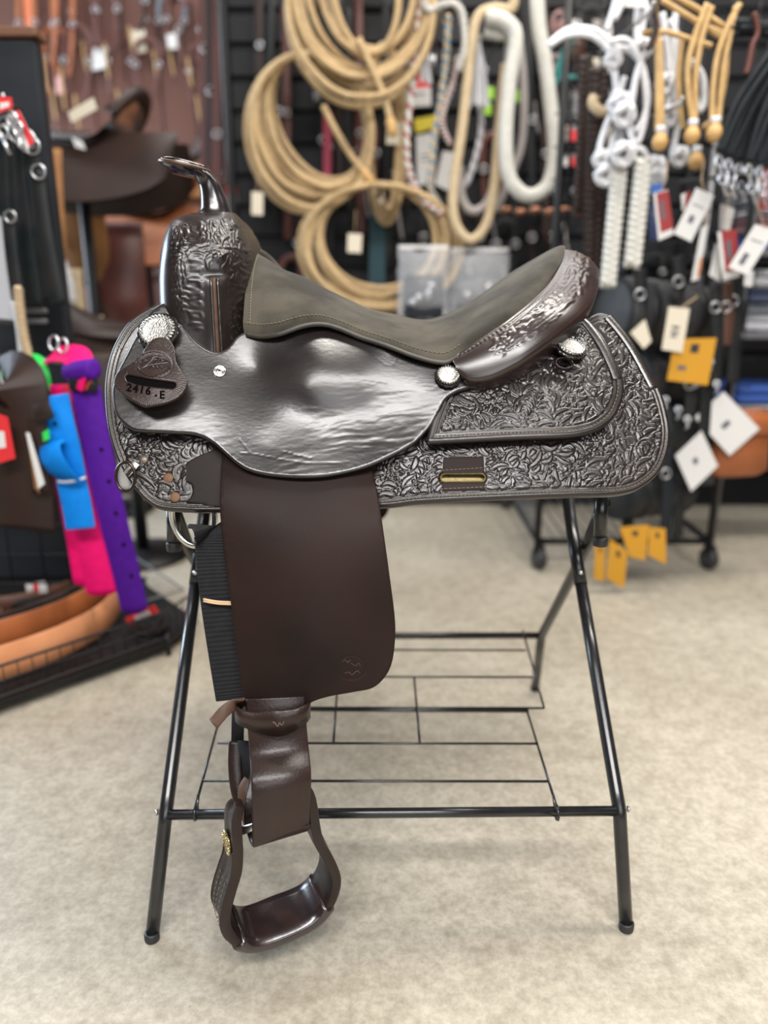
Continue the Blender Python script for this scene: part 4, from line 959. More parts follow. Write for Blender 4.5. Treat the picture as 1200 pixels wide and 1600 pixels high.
def hook(x, z, y0, ln, par=None):
    return tube([(x, y0, z), (x, y0 - ln, z + .01), (x, y0 - ln - .006, z + .025)], .004, 6)
# peg hooks holding the coils and loops
def peg(px, py, Y, label):
    p = P(px, py, Y); o = thing('peg_hook', (p.x, GY, p.z), label, 'hook', 'chrome peg hooks on the black display wall')
    mk('rod', *hook(p.x, p.z, GY + .01, GY - p.y + .02), CHR, o); mk('backplate', *box((p.x, GY + .006, p.z), .03, .006, .05, None, .002), CHR, o); return o

# ------------------------------------------------------------------ lariat coils
def lariat(label, topx, topy, loops, Y, seed, knot=None, r=.0108, card=None, tie=None, group='coiled lariats'):
    rg = random.Random(seed); pts = []; n = 26; total = len(loops)
    for k, (rx, ry, ox) in enumerate(loops):
        for i in range(n):
            t = i / n; a = -PI / 2 + 2 * PI * t
            nx = loops[(k + 1) % total] if k + 1 < total else loops[k]
            rx_, ry_, ox_ = (rx + (nx[0] - rx) * t, ry + (nx[1] - ry) * t, ox + (nx[2] - ox) * t)
            x = topx + ox_ * (1 - math.cos(a + PI / 2)) / 2 + rx_ * math.cos(a); y = topy + ry_ * (1 + math.sin(a)) + rg.uniform(-1, 1)
            pts.append((x, y, Y + .012 * math.sin(a * 2 + k * 1.7) + .013 * (k - total / 2) * (1 if k % 2 else -.6)))
    p0 = P(topx, topy, Y); o = thing('lariat_coil', p0, label, 'lariat rope', group)
    w_ = [P(*q) for q in pts]; mk('coil', *tube(crv([tuple(v) for v in w_], 2), r, 8), TAN, o)
    if knot:
        c = pth(knot, Y - .05, 6); mk('rope_end', *tube(c, r * 1.05, 8), TAN, o); e = c[-1]; d = (c[-1] - c[-3]).normalized()
        mk('honda_knot', *tube([e - d * .03, e - d * .018, e, e + d * .018, e + d * .024], 1, 10, scale=[r * 1.1, r * 1.7, r * 1.3, r * 1.75, r * .9]), RAWK, o)
    if tie:
        for tx, ty in tie: mk('tie', *tube(pth([(tx - 4, ty - 20), (tx + 8, ty), (tx + 2, ty + 20), (tx - 8, ty)], Y - .035, 5, True), .004, 6, True), STR, o)
    if card:
        cx, cy, cw, ch = card; s = px2m(Y - .06, cy); c = P(cx, cy, Y - .06); mk('price_tag', *box(c, cw * s, .0015, ch * s, Matrix.Rotation(.06, 3, 'Y'), .0006), CRM, o, False)
        mk('tag_string', *tube([c + Vector((0, 0, ch * s / 2)), c + Vector((.005, .03, ch * s / 2 + .08))], .0012, 4), STR, o)
    return o
lariat('large tan rope coil at top centre hanging above the other two coils', 560, -140, [(118, 157, 0), (112, 150, 6), (116, 142, 10), (105, 134, 14), (104, 127, 4), (98, 121, 10), (96, 138, 16), (88, 112, 22), (80, 105, 30), (60, 118, 8), (52, 112, 20)], 1.62, 1, [(560, 60), (600, 150), (612, 200)])
lariat('upright tan rope coil hanging left of the others beside the saddle horn', 478, 84, [(92, 126, 0), (100, 122, 12), (90, 118, 16), (95, 113, 14), (85, 108, 22), (86, 118, 30), (80, 104, 36), (74, 100, 34), (92, 110, 24), (70, 98, 44)], 1.70, 2, [(505, 165), (525, 205), (550, 245), (574, 276)], card=(402, 318, 18, 34))
lariat('low tan rope coil hanging just above the suede seat', 590, 288, [(122, 100, 0), (128, 98, 10), (118, 94, 14), (114, 90, -6), (104, 98, 0), (98, 86, 12), (108, 102, -10), (92, 82, 10), (86, 80, -4), (98, 92, 18)], 1.66, 3, None, card=(554, 380, 22, 28), tie=[(606, 306)])
lariat('thin second row of tan rope loops behind the white price tag', 600, 70, [(34, 135, 0), (26, 128, 6), (20, 130, -4), (30, 140, 4)], 1.80, 4, card=(615, 208, 22, 32), group='spare lariats')
for x, y, lb in ((560, -128, 'chrome peg hook carrying the top tan rope coil'), (478, 98, 'chrome peg hook carrying the upright tan rope coil'), (590, 300, 'chrome peg hook carrying the low tan rope coil')): peg(x, y, 1.62, lb)

# ------------------------------------------------------------------ hanging rope loops
def loop_rope(name, label, pts, r, m, cat='rope', m2=None, turns=30, Y=1.2, ends=None):
    if 1.1 < Y < 1.4: r *= (Y + .35 - CAMY) / (Y - CAMY); Y += .35
    c = pth(pts, Y, 9); o = thing(name, c[0], label, cat)
    if m2 is None: mk('rope', *tube(c, r, 10), m, o)
    else:
        pp, T, U = frames(c)
        for k, mm in enumerate((m, m2, m)):
            q = []
            for i, p in enumerate(pp):
                a = 2 * PI * (k / 3 + turns * i / len(pp)); B_ = T[i].cross(U[i]); q.append(p + (U[i] * math.cos(a) + B_ * math.sin(a)) * r * .55)
            mk('strand', *tube(q, r * .55, 6), mm, o)
    return o
loop_rope('cotton_lead_rope', 'thick white cotton rope hanging in a long U loop', [(838, -40), (842, 40), (852, 100), (862, 180), (866, 240), (855, 290), (825, 306), (797, 280), (790, 220), (796, 130), (806, 60), (790, 34), (762, 26)], .0205, WHT, Y=1.15)
loop_rope('braided_rope', 'pale tan braided rope hanging in a long loop left of the thick white rope', [(803, -20), (800, 14), (770, 14), (745, 30), (735, 90), (722, 200), (708, 300), (712, 350), (735, 375), (760, 350), (772, 290), (780, 200), (790, 100)], .0150, TAN2, Y=1.22)
loop_rope('braided_rope', 'worn taupe braided rope hanging inside the pale tan loop', [(796, 60), (792, 150), (782, 240), (765, 310), (740, 330), (722, 310), (718, 260)], .0135, GRYR, Y=1.30)
loop_rope('braided_rope', 'grey cotton rope hanging behind the thick white loop', [(808, 40), (818, 130), (816, 220), (800, 270), (775, 330)], .012, GRYR, Y=1.36)
loop_rope('twisted_lead', 'red and white twisted lead rope hanging in a slim loop', [(662, 0), (652, 50), (645, 130), (636, 210), (640, 270), (660, 310), (690, 335)], .0115, WHT, 'rope', REDR, 34, 1.26)
loop_rope('twisted_lead', 'red and white twisted lead rope ending in a small fold', [(716, 90), (708, 130), (694, 170), (692, 200), (704, 225)], .0105, WHT, 'rope', REDR, 20, 1.28)
loop_rope('twisted_lead', 'blue and tan twisted lead rope hanging beside the yellow card', [(700, 25), (697, 90), (690, 150), (678, 220), (672, 290), (686, 320)], .0125, TAN2, 'rope', BLUR, 26, 1.30)
loop_rope('braided_rope', 'grey white rope draped over the hook at top centre', [(662, 4), (672, 16), (690, 8), (708, 6), (722, 24), (726, 70), (716, 110)], .0125, WHT, 'rope', GRYR, 26, 1.22)
loop_rope('braided_rope', 'white braided rope looping low behind the tan loop', [(748, 120), (752, 200), (742, 250), (726, 290), (706, 270)], .0105, WNY, 'rope', GRYR, 26, 1.34)
loop_rope('cotton_lead_rope', 'short white rope folded over the hook under the tan loop top', [(760, 30), (775, 30), (795, 36), (800, 50), (780, 52), (758, 46)], .0190, WHT, Y=1.19)
def tassel(label, x, y0, y1, wpx, Y):
    s = px2m(Y, y0); o = thing('rope_tassel', P(x, y0, Y), label, 'tassel'); b = MB(); rg = random.Random(x)
    for k in range(26):
        a = rg.uniform(-.5, .5); q = rg.uniform(-.02, .02)
        b.add(*tube([P(x + a * 6, y0, Y + q * .4), P(x + a * wpx * .8, (y0 + y1) / 2, Y + q), P(x + a * wpx + rg.uniform(-2, 2), y1 + rg.uniform(-6, 4), Y + q)], .0042, 5))
    b.build('strands', WNY, o); c = P(x, y0, Y); mk('binding', *lathe([(.012, -.012), (.017, -.006), (.017, .006), (.011, .012)], c, None, 12), WHT, o)
tassel('white frayed cotton tassel hanging left of the red and white lead', 652, 60, 130, 42, 1.68)
tassel('long white cotton tassel hanging between the tan and white loops', 745, 60, 165, 34, 1.62)
for x, y, lb in ((690, 20, 'chrome peg hook holding the grey white draped rope'), (790, 40, 'chrome peg hook holding the thick white rope')): peg(x, y, 1.52, lb)

# ------------------------------------------------------------------ cards and tags
def card(label, quad, Y, m, name='price_tag', cat='tag', dY=0.0, stripe=None, text=(), string=None, th=.0012, group=None):
    """quad: four pixel corners, clockwise from top left; hangs at depth Y (bottom at Y+dY)"""
    tl, tr, br, bl = [P(*q, Y + (dY if i > 1 else 0)) for i, q in enumerate(quad)]; n = (tr - tl).cross(bl - tl).normalized()
    if n.y > 0: n = -n
    o = thing(name, (tl + tr) / 2, label, cat, group)
    def slab(a, b_, c, d, z0, z1):
        V = [v + n * z0 for v in (a, b_, c, d)] + [v + n * z1 for v in (a, b_, c, d)]
        return V, [(3, 2, 1, 0), (4, 5, 6, 7), (0, 1, 5, 4), (1, 2, 6, 5), (2, 3, 7, 6), (3, 0, 4, 7)]
    def uv(u, v): return tl.lerp(tr, u).lerp(bl.lerp(br, u), v)
    mk('card', *slab(tl, tr, br, bl, -th, 0), m, o, False)
    if stripe: u0, v0, u1, v1, ms = stripe; mk('printed_band', *slab(uv(u0, v0), uv(u1, v0), uv(u1, v1), uv(u0, v1), .0001, .0006), ms, o, False)
    for (u0, v0, u1, v1) in text: mk('printed_line', *slab(uv(u0, v0), uv(u1, v0), uv(u1, v1), uv(u0, v1), .0006, .0009), INK, o, False)
    if string: mk('tag_string', *tube([uv(.5, .04)] + [P(*q) for q in string], .0016, 5), STR, o)
    return o
card('red and white folded package hanging left of the blue twisted lead', [(632, 118), (672, 112), (674, 165), (634, 168)], 2.02, WCD, 'hang_pack', 'package', stripe=(0, 0, 1, .45, REDC), text=[(.2, .6, .8, .66)])
card('yellow header card behind the blue and tan lead', [(646, 186), (680, 180), (676, 200), (650, 208)], 2.02, mat('lemon_card', (.62, .50, .02), .5), 'header_card', 'package')
card('tall white package hanging under the yellow header card', [(650, 212), (684, 206), (678, 286), (652, 290)], 2.02, WCD, 'hang_pack', 'package', text=[(.2, .4, .8, .43), (.2, .5, .7, .53)])
card('white package hanging behind the foot of the tan braided loop', [(692, 236), (724, 240), (700, 298), (680, 288)], 2.02, WCD, 'hang_pack', 'package')
for i, (x, y) in enumerate(((766, 145), (762, 170), (806, 150), (826, 155))):
    card(['small lime green tag at top left between the white loop ropes', 'lime green tag below another left of the white loop', 'lime green tag showing inside the thick white loop', 'rightmost lime green tag inside the thick white loop'][i], [(x - 6, y - 10), (x + 6, y - 9), (x + 6, y + 10), (x - 6, y + 9)], 2.02, mat('lime_card', (.32, .62, .03), .5), 'hang_tag', 'tag', group='lime green tags')
# right hand tags
card('dark red and white tag hanging left of the cluster of white tags', [(1021, 302), (1044, 296), (1053, 366), (1029, 376)], .92, WCD, stripe=(.18, .02, 1, .86, RCD), text=[(.35, .2, .6, .6)], string=[(1040, 280, .94), (1044, 250, .95)])
card('tilted white price tag beside the dark red tag', [(1088, 293), (1116, 306), (1080, 378), (1053, 365)], .90, WCD, text=[(.35, .52, .6, .68), (.2, .3, .8, .32)], string=[(1096, 280, .92), (1100, 250, .95)])
card('small white and red tag peeking out behind the tilted white tag', [(1064, 304), (1080, 298), (1072, 326), (1066, 330)], .95, WCD, stripe=(.5, 0, 1, 1, RCD))
card('large tilted white price tag nearest the right edge', [(1180, 350), (1212, 360), (1168, 430), (1138, 418)], .86, WCD, text=[(.3, .6, .55, .85), (.2, .3, .8, .32)], string=[(1184, 320, .88), (1190, 275, .9)])
card('dark red and white tag half behind the large white price tag', [(1121, 362), (1150, 358), (1156, 432), (1130, 438)], .90, WCD, stripe=(.2, 0, 1, .85, RCD), text=[(.4, .2, .65, .6)], string=[(1140, 330, .92)])
card('narrow white tag seen edge on with an orange corner', [(1096, 355), (1107, 350), (1092, 436), (1080, 440)], .93, WCD, stripe=(.6, .6, 1, .95, ORG_L), string=[(1104, 330, .94)])
card('white tag hanging low in front of the narrow edge on tag', [(1118, 380), (1132, 384), (1124, 440), (1108, 430)], .94, WCD)
card('white and grey tag high among the metal snaps', [(1126, 318), (1148, 326), (1140, 360), (1124, 358)], .94, WCD, stripe=(0, 0, .4, 1, GRYR), string=[(1140, 300, .95)])
card('white tag low at the right below the large price tag', [(1164, 420), (1178, 424), (1174, 448), (1162, 446)], .9, WCD)
card('red strip tag hanging at the right edge above the large price tag', [(1192, 262), (1206, 264), (1204, 326), (1186, 328)], .92, RCD)
card('blue label beside the white cotton cinches', [(1016, 288), (1038, 286), (1034, 302), (1018, 304)], 1.0, mat('blue_card', (.03, .12, .42), .5))
card('long dark blue printed label hanging beside the braided cinch', [(1016, 312), (1030, 312), (1028, 376), (1014, 374)], 1.04, mat('navy_card', (.02, .04, .13), .5), text=[(.2, .3, .8, .4)])
card('cream price tag with lettering on the black roll bag', [(1045, 479), (1078, 482), (1066, 551), (1034, 546)], .885, CRM, text=[(.3, .42, .66, .48), (.3, .54, .66, .60), (.3, .64, .6, .68)], string=[(1090, 463, .90)])
card('cream tag turned corner up against the black roll bag', [(985, 520), (1008, 499), (1018, 533), (1006, 545)], .89, CRM)
card('yellow card with black round emblem below the roll bag', [(1054, 530), (1120, 528), (1106, 602), (1042, 594)], .90, YCD, 'hang_card', 'card', stripe=(.42, .12, .62, .32, INKB), text=[(.2, .62, .4, .72)])
card('large white card tilted like a diamond over the russet pouch', [(1131, 612), (1187, 670), (1140, 712), (1085, 652)], .98, WCD, text=[(.45, .42, .55, .66)])
card('white card tilted below the diamond shaped white card', [(1096, 673), (1122, 728), (1080, 768), (1055, 712)], .97, WCD, text=[(.4, .45, .55, .6)])
# yellow cards near the floor
for i, q in enumerate(([(930, 850), (946, 840), (944, 908), (928, 905)], [(953, 842), (981, 862), (975, 920), (947, 903)], [(968, 824), (1014, 820), (1008, 876), (984, 870)], [(1014, 824), (1040, 826), (1041, 882), (1013, 868)])):
    card(['narrow yellow card nearest the stand leg near the floor', 'yellow card hanging lowest over the floor', 'wide yellow card under the black gear bags', 'rightmost yellow card near the floor'][i], q, .93, YCD, 'hang_card', 'card', stripe=(.4, .15, .62, .3, INKB))

# ------------------------------------------------------------------ white rope halters
def halter(label, lines, knots, Y, r=.0085, m=WNY):
    c0 = P(lines[0][0][0], lines[0][0][1], Y); o = thing('rope_halter', c0, label, 'halter', 'white rope halters')
    for L_ in lines: mk('cord', *tube(pth(L_, Y, 7), r, 8), m, o)
    for kx, ky, kr in knots:
        c = P(kx, ky, Y - .012); b = MB()
        for a in (0, 1.1, 2.2):
            M = Matrix.Rotation(a, 3, 'Y') @ Matrix.Rotation(.5, 3, 'X'); b.add(*tube([c + M @ Vector((kr * math.cos(t), .4 * kr * math.sin(2 * t), kr * .7 * math.sin(t))) for t in np.linspace(0, 2 * PI, 14, endpoint=False)], r * 1.15, 6, True))
        b.build('knot', m, o)
    return o
halter('white rope halter arching over from the left with long knotted tails', [[(858, 72), (885, 56), (920, 55), (945, 72), (958, 95), (962, 130), (964, 160)], [(858, 68, 1.02), (890, 46, 1.02), (930, 48, 1.02), (960, 72, 1.0), (985, 80, 1.0), (1004, 104, 1.0), (1012, 150, 1.0)], [(964, 160), (950, 190), (938, 225), (936, 246)], [(970, 165), (964, 200), (952, 240), (946, 275)], [(976, 120), (968, 150), (972, 190), (966, 240)]], [(940, 248, .018), (946, 272, .024), (968, 162, .026), (958, 92, .016)], .98)
halter('white rope halter hanging in slim loops right of the arching halter', [[(955, 66), (975, 62), (992, 76), (1006, 120), (1010, 170), (1000, 215), (990, 222), (984, 190), (992, 130), (1000, 100)], [(985, 70), (1002, 100), (1012, 150), (1004, 190), (992, 205)], [(960, 30), (975, 0), (985, -20)], [(948, 48), (960, 10), (966, -20)], [(975, 240), (1000, 232), (1014, 250)]], [(974, 240, .026), (975, 178, .024)], .94)
halter('bunched white rope halter hanging behind the rawhide cords', [[(1035, 20), (1042, 70), (1046, 120), (1042, 180), (1036, 230)], [(1056, 20), (1052, 80), (1058, 130), (1054, 190)], [(1046, 30), (1060, 70), (1050, 130), (1060, 180), (1050, 240)], [(1080, 95), (1098, 120), (1100, 160), (1092, 172), (1084, 140)], [(1030, 60), (1034, 130), (1030, 210)]], [(1022, 262, .026), (1024, 276, .022), (1062, 244, .02), (1040, 130, .02), (1048, 180, .02)], 1.04)
halter('white rope halter with cords hanging from a white header card at the top', [[(1000, -10), (994, 40), (998, 80), (1004, 110)], [(1020, -10), (1006, 30), (1000, 70)], [(1010, -10), (1024, 40), (1030, 80)]], [(1002, 76, .02)], 1.02)
card('white header card at the top edge above the white halters', [(965, -8), (1012, -8), (1012, 12), (966, 10)], 1.0, WCD, 'header_card', 'card')

# ------------------------------------------------------------------ rawhide and black cords
def cord_loop(name, label, lines, Y, r, m, cat, knot=None, snaps=(), group=None):
    o = thing(name, P(lines[0][0][0], lines[0][0][1], Y), label, cat, group)
    for L_ in lines: mk('cord', *tube(pth(L_, Y, 7), r, 8), m, o)
    if knot:
        kx, ky = knot; c = P(kx, ky, Y - .01); mk('heel_knot', *lathe([(.004, -.022), (.016, -.016), (.021, 0), (.016, .014), (.011, .020), (.012, .028)], c, None, 12), RAWK, o); mk('collar', *lathe([(.011, .0), (.0125, .003), (.0125, .012), (.011, .015)], c + Vector((0, 0, .022)), None, 12), WNY, o)
    for sx, sy, a in snaps:
        c = P(sx, sy, Y - .012); M = Matrix.Rotation(a, 3, 'Y'); b = MB()
        b.add(*tube([c + M @ Vector((.008 * math.cos(t), 0, .013 * math.sin(t))) for t in np.linspace(-.6, 5.2, 14)], .0028, 6)); b.add(*tube([c + M @ Vector((0, 0, -.016)), c + M @ Vector((.001, 0, -.040))], .0048, 6)); b.build('snap', CHR, o)
    return o
cord_loop('rawhide_lead', 'straight tan rawhide cord pair hanging left of the others', [[(1018, -10), (1026, 40), (1028, 120), (1027, 205)], [(1030, 60), (1033, 130), (1034, 205)]], .90, .0075, RAW, 'cord', (1031, 222), group='rawhide cords')
cord_loop('rawhide_lead', 'tan rawhide cord pair curving down to a knot in the middle', [[(1105, 6), (1088, 50), (1075, 100), (1076, 150), (1084, 200)], [(1112, 10), (1096, 60), (1087, 120), (1086, 200)]], .88, .0078, RAW, 'cord', (1081, 212), group='rawhide cords')
cord_loop('rawhide_lead', 'tan rawhide cord pair crossing toward the right edge', [[(1156, 6), (1138, 40), (1122, 84), (1114, 140), (1112, 196)], [(1150, 10), (1140, 60), (1130, 110), (1122, 196)]], .86, .0075, RAW, 'cord', (1116, 208), group='rawhide cords')
cord_loop('rawhide_lead', 'fan of tan rawhide cords spreading across the top right', [[(1034, 0), (1070, 22), (1100, 40), (1130, 52)], [(1046, -10), (1090, 14), (1132, 42)], [(1004, 52), (1040, 50), (1080, 62), (1112, 72)], [(1090, 30), (1110, 46), (1128, 60)]], .92, .0072, RAW, 'cord', group='rawhide cords')
cord_loop('rawhide_lead', 'slack tan rawhide cord hanging behind the knotted pairs', [[(1066, 60), (1060, 120), (1064, 180), (1068, 200)], [(1136, 70), (1132, 130), (1118, 180), (1098, 200)]], 1.0, .0072, RAW, 'cord', (1087, 252), group='rawhide cords')
for i, (xa, ya, xm, ym, xb, yb) in enumerate(((1206, 78, 1150, 160, 1122, 238), (1210, 90, 1164, 170, 1136, 244), (1212, 104, 1176, 180, 1152, 250), (1216, 120, 1186, 190, 1168, 252), (1220, 140, 1196, 200, 1184, 256), (1222, 160, 1204, 210, 1198, 262), (1150, 34, 1180, 36, 1216, 44), (1140, 44, 1176, 46, 1212, 60))):
    cord_loop('snap_lead', ['black cord nearest the rawhide cords ending in a chrome snap', 'second black cord from the rawhide side with chrome snap', 'third black cord from the rawhide side with chrome snap', 'fourth black cord from the rawhide side with chrome snap', 'fifth black cord from the rawhide side with chrome snap', 'black cord nearest the right edge ending in a chrome snap', 'upper black cord running flat across the top right corner', 'lower black cord running flat across the top right corner'][i],
              [[(xa, ya), (xm, ym), (xb, yb)], [(xa + 6, ya + 10), (xm + 9, ym + 6), (xb + 5, yb)]], .84 + .02 * (i % 3), .0082, BLKC, 'cord', None, [(xb + 2, yb + 14, .3 * (i % 3 - 1)), (xb + 6, yb + 42, -.4)] if i < 6 else (), 'black snap cords')
loop_rope('leather_lace', 'reddish brown knotted leather lace among the black cords', [(1178, 20), (1184, 50), (1176, 70), (1170, 100), (1166, 115)], .007, RDB, 'lace', Y=.83)
loop_rope('leather_lace', 'dark red leather strap tied at the top of the rawhide cords', [(1016, -10), (1022, 20), (1024, 50), (1012, 78)], .008, BRN_D, 'lace', Y=.88)

# ------------------------------------------------------------------ braided straps
def braid(label, x0, y0, x1, y1, wpx, Y, m, cat, name, per=16, group=None):
    o = thing(name, P(x0, y0, Y), label, cat, group); s = px2m(Y, (y0 + y1) / 2); n = int(abs(y1 - y0) / per * 8)
    for k in range(3):
        q = []
        for i in range(n + 1):
            t = i / n; a = 2 * PI * (i / 8 / 2 + k / 3); q.append(P(x0 + (x1 - x0) * t, y0 + (y1 - y0) * t, Y) + Vector((math.sin(a) * wpx * s * .30, math.sin(2 * a) * wpx * s * .18, 0)))
        mk('strand', *tube(q, wpx * s * .26, 7), m, o)
    return o
braid('white braided cotton cinch hanging left of its twin', 968, 262, 950, 446, 24, .96, WHT, 'cinch', 'braided_cinch', group='white braided cinches')
braid('shorter white braided cotton cinch hanging on the right', 1006, 250, 988, 414, 26, .94, WHT, 'cinch', 'braided_cinch', group='white braided cinches')
braid('thick dark brown braided strap left of the white cinches', 936, 110, 926, 430, 30, 1.12, BRN_D, 'strap', 'braided_strap', group='brown braided straps')
braid('slim dark brown braided strap beside the thick one', 916, 90, 906, 330, 20, 1.2, BRN_D, 'strap', 'braided_strap', group='brown braided straps')
loop_rope('cotton_lead_rope', 'short cream rope end curling out beside the brown braids', [(930, 150), (926, 162), (938, 174), (952, 172)], .014, TAN2, Y=1.06)
loop_rope('webbing_strap', 'teal nylon rope hanging behind the white loop rope', [(866, 130), (880, 116), (890, 60), (872, 116), (900, 122)], .010, TEAL, 'strap', Y=1.5)

# ------------------------------------------------------------------ small packs on the black wall behind
rg = random.Random(5)
pal = [WCD, GRYR, GRYM, CRM, WCD, mat('mauve_pack', (.20, .13, .14), .6), mat('slate_pack', (.10, .11, .13), .5), REDC]
pk = 0
nm = {0: 'white', 1: 'taupe', 2: 'grey', 3: 'cream', 4: 'white', 5: 'mauve', 6: 'slate', 7: 'red'}
for r_, (y, hgt) in enumerate(((30, 34), (90, 30), (140, 44), (195, 26), (240, 20))):
    for c_ in range(5):
        k = (r_ * 3 + c_ * 2 + (r_ * c_) % 3) % 8
        if r_ in (0, 1) and c_ in (2,): continue
        if r_ == 3 and c_ in (1,): k = 7
        x = 876 + c_ * 17 - (3 if r_ % 2 else 0); wd = 12 + (k % 3)
        card('small %s pack on dark wall, %s row down, %s from white rope' % (nm[k], ['first', 'second', 'third', 'fourth', 'fifth'][r_], ['first', 'second', 'third', 'fourth', 'fifth'][c_]), [(x, y), (x + wd, y + 1), (x + wd, y + hgt), (x, y + hgt - 2)], 1.9, pal[k], 'hang_pack', 'package', stripe=(0, 0, 1, .3, pal[(k + 2) % 7]), group='small hanging packs', th=.012)
for i, (x, y) in enumerate(((876, 40), (898, 72), (868, 108), (912, 110))):
    s = px2m(1.85, y); c = P(x, y, 1.85); o = thing('leather_pouch', c, ['pink brown pouch top right of the thick white rope', 'brown pouch under the pink brown pouch', 'mauve pouch against the thick white rope', 'dark mauve pouch beside the brown braid'][i], 'pouch', 'pouches on the black wall')
    mk('body', *lathe([(.3 * 30 * s, -.05), (.55 * 30 * s, -.035), (.6 * 30 * s, 0), (.45 * 30 * s, .035), (.3 * 30 * s, .045)], c, None, 12), [mat('dusty_pink_leather', (.22, .11, .10), .6), BRN, pal[5], BRN_D][i], o); mk('flap', *box(c + Vector((0, -.03, .015)), .05, .012, .03, None, .004), BRN_D, o)
for i in range(7):                                   # copper roller bits seen over the cantle
    x = 790 + i * 23; y = 328 + (i % 2) * 3; c = P(x, y, 1.75); o = thing('roller_bit', c, ['%s copper roller bit from the left in the row above the cantle' % q for q in ('first', 'second', 'third', 'fourth', 'fifth', 'sixth', 'seventh')][i], 'bit', 'copper bits above the cantle')
    mk('roller', *lathe([(.006, -.02), (.011, -.016), (.013, 0), (.011, .016), (.006, .02)], c, frame_mat((1, 0, .1)), 10), mat('copper_roller', (.42, .20, .12), .4, .8), o); mk('bar', *tube([c + Vector((-.03, 0, 0)), c + Vector((.03, 0, 0))], .004, 6), CHR, o)

# ------------------------------------------------------------------ clear plastic bags
def bag(label, x0, y0, x1, y1, Y, seed, m_in, sp):
    a = P(x0, y0, Y); b_ = P(x1, y1, Y); wx = b_.x - a.x; hz = a.z - b_.z; rg = random.Random(seed); nu, nv = 15, 17; G = np.zeros((2 * nu, nv, 3))
    o = thing('plastic_bag', ((a.x + b_.x) / 2, Y, b_.z), label, 'plastic bag')
    for j in range(nv):
        v = j / (nv - 1); th = .006 + .035 * math.sin(min(1, v * 1.15) * PI) ** .6
        for i in range(nu):
            u = i / (nu - 1); bul = math.sin(u * PI) ** .6
            for sgn, ii in ((-1, i), (1, 2 * nu - 1 - i)):
                G[ii, j] = (a.x + wx * (u + .02 * rg.uniform(-1, 1)), Y + sgn * th * bul + .004 * rg.uniform(-1, 1), a.z - hz * v + (.012 * math.sin(u * 9 + seed) if j == 0 else 0))
    V, Fc = grid_mesh(G, True, False); mk('film', V, Fc, PLAST, o); mk('header', *box(((a.x + b_.x) / 2, Y, a.z + .004), wx * .96, .004, .012, None, .001), WCD, o, False)
    c = Vector(((a.x + b_.x) / 2, Y, a.z - hz * .68)); mk('contents', *box(c, wx * .80, .03, hz * .62, None, .012), m_in, o)
    for k in range(sp): mk('buckle', *lathe([(.012, 0), (.014, .003), (.008, .005)], c + Vector((rg.uniform(-.3, .3) * wx * .8, -.018, rg.uniform(-.25, .25) * hz * .8)), frame_mat((0, -1, 0)), 12), CHR, o)
bag('clear plastic bag of dark tack with silver buckles above the seat', 622, 388, 700, 500, 1.55, 1, mat('navy_tack', (.018, .022, .034), .5), 5)
bag('wide clear plastic bag half hidden behind the suede cantle', 704, 392, 792, 500, 1.60, 2, mat('grey_tack', (.10, .10, .11), .6), 3)

# ------------------------------------------------------------------ dark straps hanging between the coils
def strap(name, label, pts, Y, wm, m, cat='strap', th=.004, up=(0, -1, 0), group=None, buckle=None, holes=(), hm_=None):
    c = pth(pts, Y, 6); o = thing(name, c[0], label, cat, group); mk('strap', *sweep(c, rectp(wm, th, th * .3), up=Vector(up)), m, o)
    if buckle: mk('buckle', *tube([P(*buckle, (pts[0][2] if len(pts[0]) > 2 else Y) - .012) + Vector((wm * .42 * math.cos(t), 0, wm * .42 * math.sin(t))) for t in np.linspace(0, 2 * PI, 16, endpoint=False)], .0026, 6, True), CHR, o)
    return o
dk = [BRN_D, BLKL, RDB, BLKL, BRN_D, BLKL, RDB, BLKL, BRN_D, BLKL, BRN_D]
for i, x in enumerate((404, 424, 446, 512, 528, 544, 560, 604, 626, 830, 850)):
    strap('bridle_strap', '%s dark bridle strap from the left on the black wall behind the ropes' % ('first', 'second', 'third', 'fourth', 'fifth', 'sixth', 'seventh', 'eighth', 'ninth', 'tenth', 'eleventh')[i], [(x, -30 + (i % 3) * 20), (x + 2 - (i % 2) * 4, 150), (x + 4, 300 + (i * 37) % 140)], 1.95 - .02 * (i % 2), .030, dk[i], group='dark bridle straps behind the ropes', buckle=(x + 2, 70 + (i * 53) % 180))
card('pink red nylon strap piece behind the upright rope coil', [(505, 175), (519, 175), (517, 280), (505, 280)], 1.9, mat('rose_strap', (.34, .03, .07), .6), 'nylon_strap', 'strap', th=.006)
card('teal card low behind the tan rope coils', [(578, 330), (602, 330), (602, 450), (576, 450)], 1.92, mat('deep_teal_card', (.005, .045, .06), .6), 'hang_card', 'card')

# ------------------------------------------------------------------ right hand rack with black bags
RK = thing('rolling_rack', (.75, 1.3, 0), 'low grey wire rolling rack with black casters behind the stand leg', 'rack')
ax0, ax1, ay0, ay1 = .50, 1.06, 1.14, 1.86
for z in (.10, .30): mk('shelf_frame', *tube([(ax0, ay0, z), (ax1, ay0, z), (ax1, ay1, z), (ax0, ay1, z)], .011, 8, True), BLKM if z < .2 else GRYM, RK)
b = MB()
for i in range(14): x = ax0 + (ax1 - ax0) * (i + .5) / 14; b.add(*tube([(x, ay0, .30), (x, ay1, .30)], .003, 5)); b.add(*tube([(x, ay0, .10), (x, ay1, .10)], .003, 5))
b.build('shelf_wires', GRYM, RK)
b = MB()
for i in range(16): y = ay0 + (ay1 - ay0) * (i + .5) / 16; b.add(*tube([(ax0, y, .10), (ax0, y, .30)], .003, 5))
b.build('side_wires', GRYM, RK)
